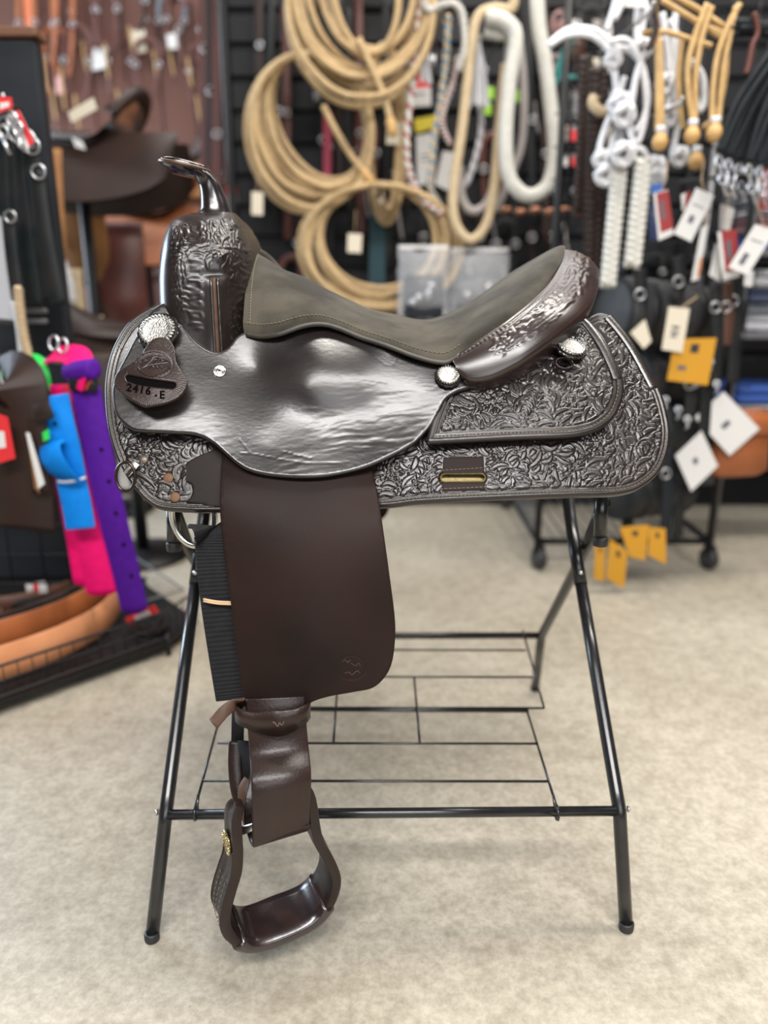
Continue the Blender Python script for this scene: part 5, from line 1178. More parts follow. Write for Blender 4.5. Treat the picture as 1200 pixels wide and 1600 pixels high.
for x in (ax0, ax1):
    for y in (ay0, ay1):
        mk('upright', *tube([(x, y, .06), (x, y, 2.1 if y < 1.5 else .34)], .011, 8), BLKM, RK)
        cw = mk('caster', *lathe([(.012, -.015), (.034, -.013), (.038, 0), (.034, .013), (.012, .015)], (x + .01, y + .01, .038), frame_mat((1, .3, 0)), 18), CAPM, RK); mk('fork', *box((x + .01, y + .01, .068), .034, .03, .03, None, .004), BLKM, cw)
GR = thing('wire_grid', (.9, 1.30, .34), 'tall black wire grid standing on the rolling rack behind the tags', 'wire grid')
for i in range(9): x = .56 + i * .075; mk('wire', *tube([(x, 1.30, .34), (x, 1.30, 2.1)], .0026, 5), BLKM, GR)
for i in range(19): z = .40 + i * .09; mk('wire', *tube([(.51, 1.297, z), (1.2, 1.297, z)], .0026, 5), BLKM, GR)
for (x, z) in ((.63, 1.55), (.80, 1.72), (.95, 1.72), (1.05, 1.6), (1.12, 1.5), (.72, 1.35), (.9, 1.2)): mk('arm', *tube([(x, 1.30, z), (x, .84, z - .03), (x, .82, z - .015)], .005, 6), CHR, GR)
def roll(label, x0, y0, x1, y1, rpx, Y, m, name='roll_bag', dY=.0, group='black roll bags'):
    a = P(x0, y0, Y); b_ = P(x1, y1, Y + dY); r = rpx * px2m(Y, (y0 + y1) / 2); o = thing(name, a, label, 'bag', group); d = b_ - a; L_ = d.length; M = frame_mat(d)
    mk('body', *lathe([(r * .82, 0), (r * .95, .008), (r, .025), (r * .97, L_ * .25), (r * 1.0, L_ * .5), (r * .97, L_ * .75), (r, L_ - .025), (r * .95, L_ - .008), (r * .82, L_)], a, M, 26), m, o)
    for k in (.22, .72): mk('strap', *lathe([(r * 1.005, 0), (r * 1.03, .003), (r * 1.03, .023), (r * 1.005, .026)], a + d * k, M, 26, False), BLKM, o)
    for e in (0, L_): mk('end_piping', *tube([a + d.normalized() * e + M @ Vector((r * .93 * math.cos(t), r * .93 * math.sin(t), .006 if e == 0 else -.006)) for t in np.linspace(0, 2 * PI, 24, endpoint=False)], .005, 6, True), BLKC, o)
    mk('zip', *tube([a + d * .1 + M @ Vector((0, r * 1.0, 0)), a + d * .9 + M @ Vector((0, r * 1.0, 0))], .004, 6), GRYM, o)
    return o
roll('big black roll bag with cream price tag right of the cantle', 955, 486, 1100, 500, 52, 1.02, mat('black_cordura', (.016, .016, .018), .6, 0, (.026, .026, .028), 30, .3, .3, 300), dY=.12)
roll('black roll bag behind the yellow card', 990, 590, 1090, 600, 42, 1.06, MATS['black_cordura'], dY=.1)
roll('black roll bag behind the tilted white cards', 1010, 670, 1090, 690, 46, 1.02, BLKL, dY=.1)
roll('lowest black roll bag above the yellow floor cards', 960, 770, 1060, 760, 44, .99, BLKL, dY=.12)
for i, (x, y) in enumerate(((1040, 625), (1060, 640), (1074, 655), (1090, 590), (1120, 600), (1110, 565))):
    c = P(x, y, .93); o = thing('chrome_snap', c, '%s chrome snap counted from the yellow card downward' % ('first', 'second', 'third', 'fourth', 'fifth', 'sixth', 'seventh', 'eighth', 'ninth')[i], 'snap', 'chrome snaps on the black bags')
    mk('ring', *tube([c + Vector((.008 * math.cos(t), .004 * math.sin(t), .008 * math.sin(t))) for t in np.linspace(0, 2 * PI, 14, endpoint=False)], .003, 6, True), CHR, o); mk('hook', *tube([c + Vector((0, 0, -.008)), c + Vector((.003, -.004, -.02)), c + Vector((-.004, 0, -.028))], .003, 6), CHR, o)
# black straps with hanging ends on the right rack
for i, (x, y0, y1, m) in enumerate(((1118, 440, 600, BLKL), (1134, 440, 540, BRN), (1146, 430, 600, BLKL), (1078, 560, 660, BLKL), (1100, 540, 700, BLKL), (1060, 660, 840, BLKL), (1040, 700, 850, BLKC), (980, 680, 850, BLKL), (1005, 660, 800, BLKL), (1000, 420, 520, BLKL), (1060, 400, 470, BLKL))):
    strap('leather_strap', '%s strap from the top of the black gear on the right rack' % ('first hanging', 'russet hanging', 'second hanging', 'third hanging', 'fourth hanging', 'fifth hanging', 'sixth hanging', 'seventh hanging', 'eighth hanging', 'ninth hanging', 'tenth hanging')[i], [(x, y0), (x + 3, (y0 + y1) / 2), (x - 2, y1)], .95 + .03 * (i % 3), .034, m, group='straps on the right rack', buckle=(x, y0 + 40))
# russet pouch
o = thing('leather_pouch', P(1150, 740, 1.02), 'russet leather pouch hanging behind the diamond shaped white card', 'pouch')
a = P(1112, 640, 1.04); b_ = P(1196, 744, 1.04); c = (a + b_) / 2
mk('body', *box(c, (b_.x - a.x) * .92, .06, a.z - b_.z, Matrix.Rotation(-.06, 3, 'Y'), .018), ORG, o); mk('flap', *box(c + Vector((0, -.034, .06)), (b_.x - a.x) * .9, .012, .07, Matrix.Rotation(-.06, 3, 'Y'), .005), ORG, o)
# gear shelf at the far right
SH = thing('gear_shelf', P(1180, 640, 1.5), 'grey shelf at the far right edge holding folded blue and grey gear', 'shelf')
for z in (.42, .74, 1.0): mk('shelf_board', *box((1.45, 1.55, z), .62, .4, .02, None, .003), GRYM, SH, False)
for x in (1.17, 1.72):
    for y in (1.37, 1.73): mk('upright', *tube([(x, y, 0), (x, y, 1.6)], .012, 8), GRYM, SH)
cols = [('navy_cloth', (.03, .04, .08)), ('grey_cloth', (.26, .26, .28)), ('blue_cloth', (.02, .06, .25)), ('mauve_cloth', (.16, .08, .09)), ('pale_cloth', (.32, .32, .35)), ('slate_cloth', (.10, .11, .13))]
k = 0
for z, zz in ((.43, 3), (.75, 4), (1.01, 4)):
    for x in (1.30, 1.56):
        h = z
        for j in range(zz):
            n_, cc = cols[(k * 5 + j) % 6]; hh = .035 + .012 * ((k + j) % 3)
            o = thing('folded_blanket', (x, 1.52, h), '%s folded cloth, %s up in %s pile, %s shelf at right edge' % (n_.split('_')[0], ['first', 'second', 'third', 'fourth'][j], 'near' if x < 1.4 else 'far', {.43: 'bottom', .75: 'middle', 1.01: 'top'}[z]), 'cloth', 'folded cloths at the right edge')
            mk('fold', *box((x, 1.52, h + hh * .26), .22, .30, hh * .52, Matrix.Rotation(.05 * (j - 1), 3, 'Z'), .008), mat(n_, cc, .85), o); mk('fold', *box((x + .004, 1.52, h + hh * .76), .215, .29, hh * .46, Matrix.Rotation(.05 * (j - 1), 3, 'Z'), .008), MATS[n_], o); h += hh
        k += 1

# ------------------------------------------------------------------ back left: tack wall and saddles
rg = random.Random(21)
def headstall(label, px, py, h_px, w_px, Y, m, card_m=None, crown=None, group='headstalls on the tack wall', lace=None):
    s = px2m(Y, py); o = thing('headstall', P(px, py, Y), label, 'headstall', group)
    mk('crown', *sweep(pth([(px - w_px / 2, py + h_px * .45), (px - w_px * .48, py + h_px * .12), (px, py), (px + w_px * .48, py + h_px * .12), (px + w_px / 2, py + h_px * .45)], Y, 6), rectp(.026, .006), up=Vector((0, -1, 0))), crown or m, o)
    for sg in (-1, 1): mk('cheek', *sweep(pth([(px + sg * w_px / 2, py + h_px * .42), (px + sg * w_px * .45, py + h_px * .75), (px + sg * w_px * .3, py + h_px)], Y, 5), rectp(.02, .005), up=Vector((0, -1, 0))), m, o); mk('buckle', *tube([P(px + sg * w_px / 2, py + h_px * .45, Y - .012) + Vector((.016 * math.cos(t), 0, .014 * math.sin(t))) for t in np.linspace(0, 2 * PI, 12, endpoint=False)], .004, 5, True), CHR, o)
    mk('lace', *tube(pth([(px - 3, py + h_px * .9), (px, py + h_px * 1.15), (px + 4, py + h_px * 1.35)], Y - .01, 4),   .006, 5), lace or RAW, o)
    if card_m:
        c = P(px + w_px * .3, py + h_px * .72, Y - .02); mk('price_tag', *box(c, 17 * s, .002, 30 * s, Matrix.Rotation(.25 * rg.uniform(-1, 1), 3, 'Y'), .0005), card_m, o, False)
    return o
hs = [(70, -20, 120, 34, ORG, None), (98, -30, 150, 30, ORG, None), (42, -40, 170, 26, ORG, None), (132, -30, 105, 38, BRN, None), (166, -40, 120, 34, RDB, None), (205, -40, 90, 44, BRN_D, None), (243, -20, 110, 34, RDB, None), (268, -10, 95, 40, BRN_D, None), (296, 0, 100, 34, RDB, None), (120, 40, 120, 40, RDB, None), (186, 50, 100, 36, RDB, None), (84, 40, 110, 30, ORG, None), (230, 60, 90, 36, RDB, None), (310, 70, 90, 30, RDB, None)]
words = ['first', 'second', 'third', 'fourth', 'fifth', 'sixth', 'seventh', 'eighth', 'ninth', 'tenth', 'eleventh', 'twelfth', 'thirteenth', 'fourteenth']
order = sorted(range(len(hs)), key=lambda i: hs[i][0])
GRB = mat('grey_blue_leather', (.14, .16, .20), .35)
for r_, i in enumerate(order):
    x, y, hh, ww, m, cm = hs[i]; nmc = {id(ORG): 'orange', id(BRN): 'brown', id(RDB): 'reddish', id(BRN_D): 'dark'}[id(m)]
    headstall('%s leather headstall, %s from the left on the red brown wall' % (nmc, words[r_]), x, y, hh, ww, 3.50 + .02 * (i % 4), m, cm, GRB if i in (5, 7) else None)
for i in range(9):
    x = 318 + i * 10; m = (RDB, BRN_D, RDB, BRN, RDB, BRN_D, RDB, BLKL, BRN_D)[i]
    strap('rein', '%s long hanging leather rein from the left beside the upright rope coil' % words[i], [(x, -60), (x + 1, 120), (x + 4 - (i % 3) * 3, 330 + (i * 29) % 90)], 2.3 - .05 * (i % 3), .038, m, 'rein', group='long reins beside the rope coil', buckle=(x + 1, (75 + i * 67) % 300))
card('small red and white tag hanging on the long reins', [(354, 292), (370, 292), (371, 324), (357, 326)], 2.05, WCD, stripe=(0, 0, 1, .35, REDC))
card('white tag hanging on the tack wall over the left saddle', [(146, 76), (168, 74), (164, 106), (144, 110)], 3.52, WCD)
card('tan tag hanging on the tack wall right of the white tag', [(204, 48), (226, 46), (228, 80), (208, 84)], 3.52, CRM)
card('white tag hanging under the dark headstall on the tack wall', [(260, 54), (280, 50), (278, 76), (262, 76)], 3.52, WCD)
card('pink tag hanging low on the tack wall near the black panel', [(86, 116), (101, 116), (102, 146), (88, 146)], 3.52, mat('pink_card', (.60, .34, .34), .6))
card('orange rope bundle panel at the far left of the tack wall', [(36, -10), (54, -10), (62, 130), (46, 130)], 3.52, mat('orange_nylon', (.62, .16, .06), .6), 'nylon_strap', 'strap', th=.01)
card('red folded card low on the tack wall by the black panel', [(50, 140), (64, 136), (66, 166), (52, 168)], 3.52, REDC)

bw = [(420, 120, 120, BRN_D), (520, 165, 120, BLKL), (572, 190, 110, RDB), (625, 225, 110, BLKL), (640, 20, 100, BRN_D), (676, 330, 90, BLKL), (735, 330, 90, BRN_D), (770, 210, 120, RDB), (838, 60, 110, BLKL), (846, 330, 90, BRN_D), (884, 250, 110, BLKL), (905, 140, 100, BRN_D), (924, 10, 90, BLKL), (480, 330, 110, BRN_D), (455, 400, 100, RDB), (790, 345, 80, BLKL)]
bw.sort(key=lambda q: q[0]); words16 = words + ['fifteenth', 'sixteenth']
for i, (x, y, hh, m) in enumerate(bw):
    headstall('%s headstall, %s from the left on the black wall behind the ropes' % ({id(RDB): 'oxblood', id(BLKL): 'black', id(BRN_D): 'dark brown'}[id(m)], words16[i]), x, y, hh, 30, 2.0, m, None, None, 'dark headstalls on the black wall', GRYR if i % 3 else CHR)
for i, (x, y, w_, h_, lb) in enumerate(((975, 610, 80, 90, 'boxy black saddle bag left of the yellow card behind the skirt'), (1045, 735, 76, 84, 'boxy black saddle bag behind the lower white card'), (1122, 515, 60, 90, 'boxy black saddle bag right of the big roll bag'), (1005, 420, 76, 50, 'boxy black saddle bag above the big roll bag'), (1070, 640, 70, 70, 'boxy black saddle bag between the yellow card and white cards'))):
    sc_ = px2m(1.16, y); c = P(x, y, 1.16); o = thing('saddle_bag', c - Vector((0, 0, h_ * sc_ / 2)), lb, 'bag', 'boxy black saddle bags')
    mk('body', *box(c, w_ * sc_, .08, h_ * sc_, None, .02), BLKL, o); mk('flap', *box(c + Vector((0, -.045, h_ * sc_ * .22)), w_ * sc_ * .98, .012, h_ * sc_ * .52, None, .005), BLKL, o)
    for e in (-.25, .25): mk('strap', *box(c + Vector((e * w_ * sc_, -.055, 0)), .016, .006, h_ * sc_ * .7, None, .002), BLKC, o); mk('buckle', *tube([c + Vector((e * w_ * sc_, -.062, -h_ * sc_ * .1)) + Vector((.011 * math.cos(t), 0, .009 * math.sin(t))) for t in np.linspace(0, 2 * PI, 12, endpoint=False)], .0025, 5, True), CHR, o)
def shop_saddle(label, px, py, Y, yaw, m, m_seat, m_fen, sc=1.0, m_skirt=None):
    """small western saddle: px,py = seat centre"""
    c = P(px, py, Y); o = thing('saddle', c, label, 'saddle', 'saddles on the far rack'); M = Matrix.Rotation(yaw, 3, 'Z')
    def T(V): return [c + M @ (Vector(v) * sc) for v in V]
    st_ = [(-.24, .10, .10, -.02), (-.18, .13, .06, -.03), (-.05, .16, .0, -.05), (.08, .18, -.01, -.05), (.16, .18, .03, .0), (.21, .16, .09, .06), (.24, .11, .12, .10)]
    G = np.zeros((31, 17, 3)); S_ = crv(st_, 5); sv_ = np.linspace(-1, 1, 17)
    for i, (x, w_, zc, ze) in enumerate(S_): G[i, :, 0] = x; G[i, :, 1] = sv_ * w_; G[i, :, 2] = zc + (ze - zc) * np.abs(sv_) ** 2.4
    V, Fc = grid_mesh(G); n_ = len(V); V2 = V - np.array([0, 0, .02]); se = mk('seat', T(np.vstack([V, V2])), Fc + [tuple(n_ + i for i in reversed(f)) for f in Fc], m_seat, o)
    ca = [Vector((.18 + .08 * math.sin(t), -.19 * math.cos(t), .02 + .11 * math.sin(t))) for t in np.linspace(0, PI, 24)]; mk('cantle', *tube(T(ca), .024 * sc, 10, scale=lambda t: .6 + .4 * math.sin(t * PI)), m, o)
    mk('fork', T(lathe([(.10, -.12), (.115, -.04), (.105, .03), (.07, .09), (.03, .12)], (-.27, 0, .0), Matrix.Diagonal((.6, 1.25, 1)), 20)[0]), lathe([(1, 0)] * 5, (0, 0, 0), None, 20)[1], m, o)
    mk('horn', *tube(T([(-.27, 0, .10), (-.285, 0, .16), (-.30, 0, .20)]), .02 * sc, 10), m, o); mk('horn_cap', T(lathe([(.02, -.012), (.042, -.004), (.042, .006), (.02, .012)], (-.315, 0, .21), frame_mat((-.25, 0, 1)), 16)[0]), lathe([(1, 0)] * 4, (0, 0, 0), None, 16)[1], m, o)
    for sg in (-1, 1):
        G = np.zeros((25, 9, 3))
        for i in range(25):
            u = i / 24; x = -.36 + .76 * u; e = (math.sin(u * PI) ** .35)
            for j in range(9): v = j / 8; G[i, j] = (x, sg * (.12 + .17 * v), -.02 - (.10 + .16 * e) * v)
        V, Fc = grid_mesh(G); V2 = V - np.array([0, sg * .012, .004]); n_ = len(V); mk('skirt', T(np.vstack([V, V2])), Fc + [tuple(n_ + i for i in reversed(f)) for f in Fc], m_skirt or m, o)
        fp = T([(-.10, sg * .24, -.10), (-.10, sg * .285, -.26), (-.10, sg * .30, -.42), (-.10, sg * .30, -.56)]); mk('fender', *sweep(crv([tuple(q) for q in fp], 5), rectp(.21 * sc, .008), up=M @ Vector((0, sg, 0)), scale=lambda t: (1, 1 if t < .75 else 1 - (t - .75) * 2.4)), m_fen, o)
        lp_ = T([(-.10 + u, sg * .30, -.66 + w_) for u, w_ in ((-.03, .10), (-.05, .02), (-.06, -.05), (-.03, -.08), (.03, -.08), (.06, -.05), (.05, .02), (.03, .10))]); mk('stirrup', *sweep(crv([tuple(q) for q in lp_], 4, True), rectp(.05 * sc, .012), True, up=None), m, o)
    h = c.z - .10 * sc; q = thing('saddle_rest', (c.x, c.y, 0), 'black post stand under the ' + label.split(' on the ')[0].split(' behind ')[0], 'saddle stand', 'black saddle stands at the far left')
    mk('post', *tube([(c.x, c.y, .02), (c.x, c.y, h)], .022, 10), BLKM, q); mk('arm', *tube([c + M @ Vector((-.2 * sc, 0, -.10 * sc)), c + M @ Vector((.2 * sc, 0, -.10 * sc))], .03, 10), BLKM, q); mk('foot', *lathe([(.16, 0), (.16, .012), (.03, .03)], (c.x, c.y, .001), None, 20), BLKM, q)
    return o
SEATB = mat('glossy_seat_leather', (.10, .10, .11), .22, 0, coat=.8, spec=.9)
shop_saddle('dark saddle with glossy seat at upper left on the far rack', 120, 205, 1.85, R(5), BRN_D, SEATB, TANL, .95, BRN_D)
shop_saddle('dark saddle with raised cantle behind the horn', 262, 236, 3.05, R(28), BRN_D, SEATB, BRN_D, .85, TANL)
shop_saddle('orange brown saddle on the middle tier left of the fork', 222, 318, 2.45, R(14), ORG, BRN, RDB, .95, ORG)
shop_saddle('dark red saddle on the bottom tier behind the skirt front', 190, 500, 1.28, R(6), RDB, BRN_D, BRN_D, .85, BRN_D)
card('teal folded cloth lying on the orange brown saddle', [(192, 262), (216, 262), (214, 284), (190, 282)], 2.16, mat('teal_cloth', (.0, .22, .19), .7), 'saddle_cloth', 'cloth', th=.03)
card('white wool pad edge above the teal cloth', [(200, 250), (222, 246), (226, 270), (206, 272)], 2.2, WNY, 'wool_pad', 'pad', th=.03)
card('cream tag lying on the glossy dark saddle', [(106, 176), (146, 152), (152, 170), (112, 192)], 1.60, CRM)
card('small white tag on the side of the glossy dark saddle', [(112, 214), (128, 220), (134, 234), (118, 230)], 1.56, WCD)
# beige and white sticks leaning under the saddles
for i, (xa, ya, xb, yb, m) in enumerate(((118, 420, 124, 560, TAN2), (128, 500, 136, 590, TAN2), (152, 495, 170, 580, TAN2), (96, 410, 112, 470, WNY), (108, 470, 120, 540, GRYR))):
    loop_rope('rope_hank', ['pale hank nearest the purple roll', 'second pale hank behind the purple roll', 'pale hank nearest the saddle skirt front', 'white knotted hank beside the black panel', 'grey hank under the white knotted one'][i], [(xa, ya), ((xa + xb) / 2 + 3, (ya + yb) / 2), (xb, yb)], .018, m, 'rope', Y=1.25 + .1 * i)

# ------------------------------------------------------------------ left display: black panel, straps, basket
PNL = thing('display_stand', (-1.05, .80, .0), 'black display panel with wooden cap at the left edge', 'display panel')
mk('panel', *box((-1.08, .80, .78), .54, .045, 1.34, None, .006), mat('black_laminate', (.013, .015, .019), .45, 0, (.022, .025, .031), 6, .3, spec=.22), PNL, False); mk('cap', *box((-1.08, .80, 1.46), .56, .07, .022, None, .004), mat('cap_wood', (.16, .07, .035), .55, 0, (.11, .045, .022), 30, .3, stretch=(.2, 1, 1)), PNL, False)
mk('foot', *box((-1.08, .80, .06), .58, .36, .10, None, .01), BLKM, PNL, False)
for i, z in enumerate((1.30, 1.18, 1.02)):
    for x in (-.86, -.93): mk('peg', *tube([(x, .80, z), (x, .70, z), (x, .69, z + .015)], .004, 6), CHR, PNL)
for i, (xa, ya, xb, yb, wm) in enumerate(((6, 190, 14, 500, .05), (22, 200, 36, 470, .042), (36, 210, 56, 480, .05), (46, 220, 78, 470, .04), (56, 260, 92, 478, .036), (12, 330, 30, 480, .03))):
    strap('black_belt', '%s black leather strap from the left hanging on the black panel' % words[i], [(xa, ya), ((xa * .6 + xb * .4), (ya + yb) / 2), (xb, yb)], .66 - .012 * i, wm, BLKL, group='black straps on the display panel', buckle=(xa + 4, ya + 8))
for i in range(4):
    c = P(14 + i * 1.5, 382 + i * 18, .63); mk('stud', *lathe([(.007, 0), (.005, .004), (.001, .005)], c, frame_mat((0, -1, 0)), 10), CHR, PNL)
card('red and white key tag hanging over the black straps', [(12, 176), (30, 172), (54, 222), (38, 238)], .58, WCD, 'key_tag', 'tag', stripe=(.55, 0, 1, 1, REDC), string=[(10, 168, .60)])
card('red key tag folded at the left edge above the straps', [(-6, 150), (18, 152), (20, 168), (-4, 178)], .58, REDC, 'key_tag', 'tag', stripe=(.2, .4, .8, .8, WCD))
for i, (x, y) in enumerate(((18, 186), (26, 200), (4, 206))):
    c = P(x, y, .565); o = thing('chrome_snap', c, ['chrome snap at the top of the red and white key tag', 'chrome snap lying over the red and white key tag', 'chrome snap at the left edge below the red tag'][i], 'snap', 'chrome snaps on the black panel')
    mk('ring', *tube([c + Vector((.011 * math.cos(t), .003, .013 * math.sin(t))) for t in np.linspace(0, 2 * PI, 14, endpoint=False)], .0035, 6, True), CHR, o); mk('hook', *tube([c + Vector((0, 0, -.012)), c + Vector((.006, -.004, -.03)), c + Vector((.012, 0, -.045))], .0042, 6), CHR, o)
card('grey plastic sleeve package at the left edge beside the straps', [(-20, 330), (6, 342), (22, 500), (-20, 496)], .62, mat('grey_sleeve', (.42, .43, .46), .35), 'sleeve_pack', 'package', th=.01)
o = thing('metal_bracket', P(40, 490, .66), 'pair of silver shelf brackets low on the black panel', 'bracket')
for y in (486, 502): mk('bracket_bar', *box(P(36, y, .66), .115, .02, .012, None, .003), GRYM, o, False)
loop_rope('rope_hank', 'cream and tan cord bundle hanging under the silver brackets', [(28, 450), (32, 490), (38, 530), (48, 570)], .013, TAN2, 'rope', STR, 14, .58)
loop_rope('rope_hank', 'white cord hanging beside the cream cord bundle', [(24, 470), (32, 510), (36, 545), (40, 570)], .012, WNY, 'rope', Y=.6)
# chrome bars the nylon straps hang from
BAR = thing('strap_bar', P(60, 560, .62), 'chrome hanging bar with rings behind the coloured nylon straps', 'hanging bar')
mk('bar', *tube([P(-20, 548, .80), P(150, 574, .50)], .006, 8), CHR, BAR); mk('bar', *tube([P(-30, 600, .66), P(66, 619, .52)], .006, 8), CHR, BAR)
for x, y in ((84, 536), (98, 540), (14, 572), (20, 580), (8, 588)): mk('ring', *tube([P(x, y, .52) + Vector((.011 * math.cos(t), .004 * math.sin(t), .016 * math.sin(t))) for t in np.linspace(0, 2 * PI, 14, endpoint=False)], .003, 6, True), CHR, BAR)
PUR = mat('purple_nylon', (.075, .006, .26), .7, 0, (.06, .004, .21), 60, .3, .3, 600, spec=.2)
PNK = mat('hot_pink_nylon', (.80, .004, .15), .7, 0, (.68, .003, .12), 60, .3, .3, 600, spec=.2)
BLU = mat('bright_blue_nylon', (.0, .20, .66), .7, 0, (.0, .165, .57), 60, .3, .3, 600, spec=.2)
GRN = mat('green_nylon', (.02, .62, .09), .6, 0, (.015, .5, .07), 60, .3, .3, 600)
def nylon(name, label, pts, wm, m, holes=(), th=.005, up=(.1, -1, .1), end=True):
    c = pth(pts, .5, 7); o = thing(name, c[0], label, 'strap', 'coloured nylon straps'); n_ = len(c)
    mk('webbing', *sweep(c, rectp(wm, th, .0012), up=Vector(up), scale=(lambda t: (1, 1 if t < .95 else max(.45, math.sqrt(max(0, 1 - ((t - .95) / .052) ** 2))))) if end else None), m, o)
    for x, y, Yh in holes: mk('eyelet', *lathe([(.0046, 0), (.0040, .001), (.001, .0012)], P(x, y, Yh), frame_mat((.1, -1, .1)), 10), DARKHOLE, o)
    return o
pu = nylon('nylon_cinch_strap', 'long purple nylon strap with punched holes', [(134, 606, .490), (150, 690, .478), (174, 800, .470), (196, 890, .478), (212, 958, .484)], .064, PUR, [(158, 702, .4705), (170, 752, .4675), (181, 802, .4655), (193, 851, .4685), (205, 900, .4735)])
c0, c1 = P(108, 582, .50), P(147, 576, .47); mk('rolled_end', *lathe([(.012, -.001), (.022, 0), (.0235, .004), (.0235, (c1 - c0).length - .004), (.022, (c1 - c0).length), (.010, (c1 - c0).length + .001)], c0, frame_mat(c1 - c0), 18), PUR, pu)
bn = mk('band', *box(P(130, 601, .478), .062, .012, .030, Matrix.Rotation(.1, 3, 'Y'), .003), BLKL, pu); b = MB()
for pts in ([(124, 594), (130, 600), (134, 603), (138, 600), (145, 592)], [(131, 602), (134, 609), (137, 602)]): b.add(*tube(pth(pts, .4705, 5), .0022, 5))
b.build('red_emblem', mat('emblem_red', (.55, .06, .03), .5), bn)
nylon('nylon_cinch_strap', 'hot pink nylon strap with rounded end beside the purple strap', [(104, 600, .52), (118, 690, .515), (136, 800, .505), (152, 880, .50), (160, 930, .50)], .075, PNK)
nylon('nylon_cinch_strap', 'second pink nylon strap just left of the rounded pink end', [(92, 640, .54), (104, 740, .54), (124, 840, .53), (136, 915, .52)], .062, PNK)
pk_ = nylon('nylon_cinch_strap', 'short pink strap folded over the chrome bar', [(80, 556, .56), (100, 552, .53), (118, 556, .50), (126, 570, .485), (122, 590, .48), (118, 606, .478)], .060, PNK, up=(-.3, -.6, 1), end=False)
nylon('nylon_cinch_strap', 'red pink strap with white print behind the blue strap', [(108, 600, .500), (118, 650, .498), (126, 700, .498)], .034, mat('red_nylon', (.62, .01, .05), .6, 0, (.5, .01, .04), 60, .3))
bl = nylon('nylon_cinch_strap', 'bright blue nylon strap folded and tied with a band', [(84, 618, .47), (92, 660, .455), (102, 700, .452), (110, 740, .455), (112, 752, .46), (120, 790, .455), (126, 826, .452)], .066, BLU, [(86, 662, .4505)], end=False)
mk('fold', *sweep(pth([(86, 690, .445), (78, 700, .425), (82, 718, .415), (96, 738, .425), (110, 750, .445)], None, 7), rectp(.060, .005, .0012), up=Vector((-.4, -1, .2))), BLU, bl)
mk('rubber_band', *tube(pth([(90, 752, .445), (104, 753, .437), (122, 750, .437), (134, 746, .447)], None, 5), .0028, 6), WNY, bl)
nylon('nylon_cinch_strap', 'bright green nylon strap folded over the bar left of the pink one', [(38, 582, .60), (46, 572, .575), (54, 574, .56), (60, 592, .548), (64, 612, .545)], .058, GRN, [(52, 583, .553)], up=(-.2, -1, .5))
nylon('nylon_cinch_strap', 'green nylon strap end lying low behind the brown leather', [(0, 582, .60), (14, 586, .59), (30, 588, .58)], .016, GRN, up=(0, -.6, 1), end=False)
br = nylon('leather_cinch_strap', 'wide dark brown leather strap hanging at the left edge', [(14, 604, .52), (18, 596, .49), (26, 600, .465), (34, 660, .46), (38, 740, .462), (42, 826, .465)], .13, BRN_D, end=False, up=(0, -1, .3), th=.007)
nylon('leather_cinch_strap', 'short dark brown leather keeper in front of the blue strap', [(54, 646, .43), (66, 644, .425), (80, 640, .425)], .036, BRN_D, up=(0, -1, .25), end=False, th=.008)
nylon('leather_cinch_strap', 'dark brown leather strap beside the blue keeper', [(58, 650, .44), (60, 700, .44), (64, 770, .445)], .04, BRN_D, end=False)
card('red card with white oval at the left edge over brown leather', [(-10, 644), (12, 652), (24, 716), (-8, 726)], .42, REDC, 'hang_card', 'card', stripe=(.2, .35, .62, .7, WCD))
card('slim white tag hanging beside the blue strap', [(40, 676), (46, 676), (70, 756), (60, 764)], .41, WCD)
card('slim brown tag behind the slim white tag', [(42, 682), (48, 690), (62, 772), (54, 762)], .425, TANL)
card('green corner tag between the brown keeper and the blue strap', [(66, 676), (76, 670), (78, 686), (68, 690)], .43, GRN)
# ------------------------------------------------------------------ wire basket on the floor
BK = thing('wire_basket', (-.75, .45, 0), 'low black wire basket on the floor holding natural leather straps', 'basket')
c_ = [Vector((-1.25, -.20, 0)), Vector((-.545, .53, 0)), Vector((-.50, .66, 0)), Vector((-.72, .92, 0)), Vector((-1.5, .75, 0))]
for z, r_ in ((.050, .0035), (.085, .0022), (.120, .0035)): mk('rim', *tube([q + Vector((0, 0, z)) for q in c_[:3]], r_, 6), BLKM, BK)
fr = resample(np.array([tuple(q) for q in c_[:3]]), .030, False); fine = MB()
for q in fr: mk('wire', *tube([(q[0], q[1], .050), (q[0], q[1], .120)], .0014, 5), BLKM, BK)
for k in range(30):
    t = k / 29; a = c_[0].lerp(c_[1], t); b_ = c_[4].lerp(c_[3], t); fine.add(*tube([a + Vector((0, 0, .055)), b_ + Vector((0, 0, .055))], .0016, 4))
fine.build('floor_wires', BLKM, BK)
bp_ = [c_[0], c_[1], c_[2], c_[3], c_[4]]; n_ = len(bp_); mk('shadow_pan', [q + Vector((0, 0, .030)) for q in bp_] + [q + Vector((0, 0, .040)) for q in bp_], [tuple(range(n_ - 1, -1, -1)), tuple(range(n_, 2 * n_))] + [(i, (i + 1) % n_, n_ + (i + 1) % n_, n_ + i) for i in range(n_)], BLKM, BK, False)  # added black sheet: blocks light and stands in for the basket's floor shadow
corner = PZ(287, 921, .06); mk('corner_shelf', *tube([PZ(214, 872, .06), corner, PZ(200, 948, .06)], .003, 5), GRYM, BK); b = MB()
for k in range(9): t = k / 9; b.add(*tube([PZ(214, 872, .06).lerp(corner, t), PZ(160, 900, .06).lerp(PZ(205, 948, .06), t)], .0012, 4))
b.build('corner_wires', GRYM, BK)
for q in (c_[0].lerp(c_[1], .45), c_[1], c_[3]): mk('foot', *tube([q + Vector((0, 0, .001)), q + Vector((0, 0, .06))], .007, 8), BLKM, BK)
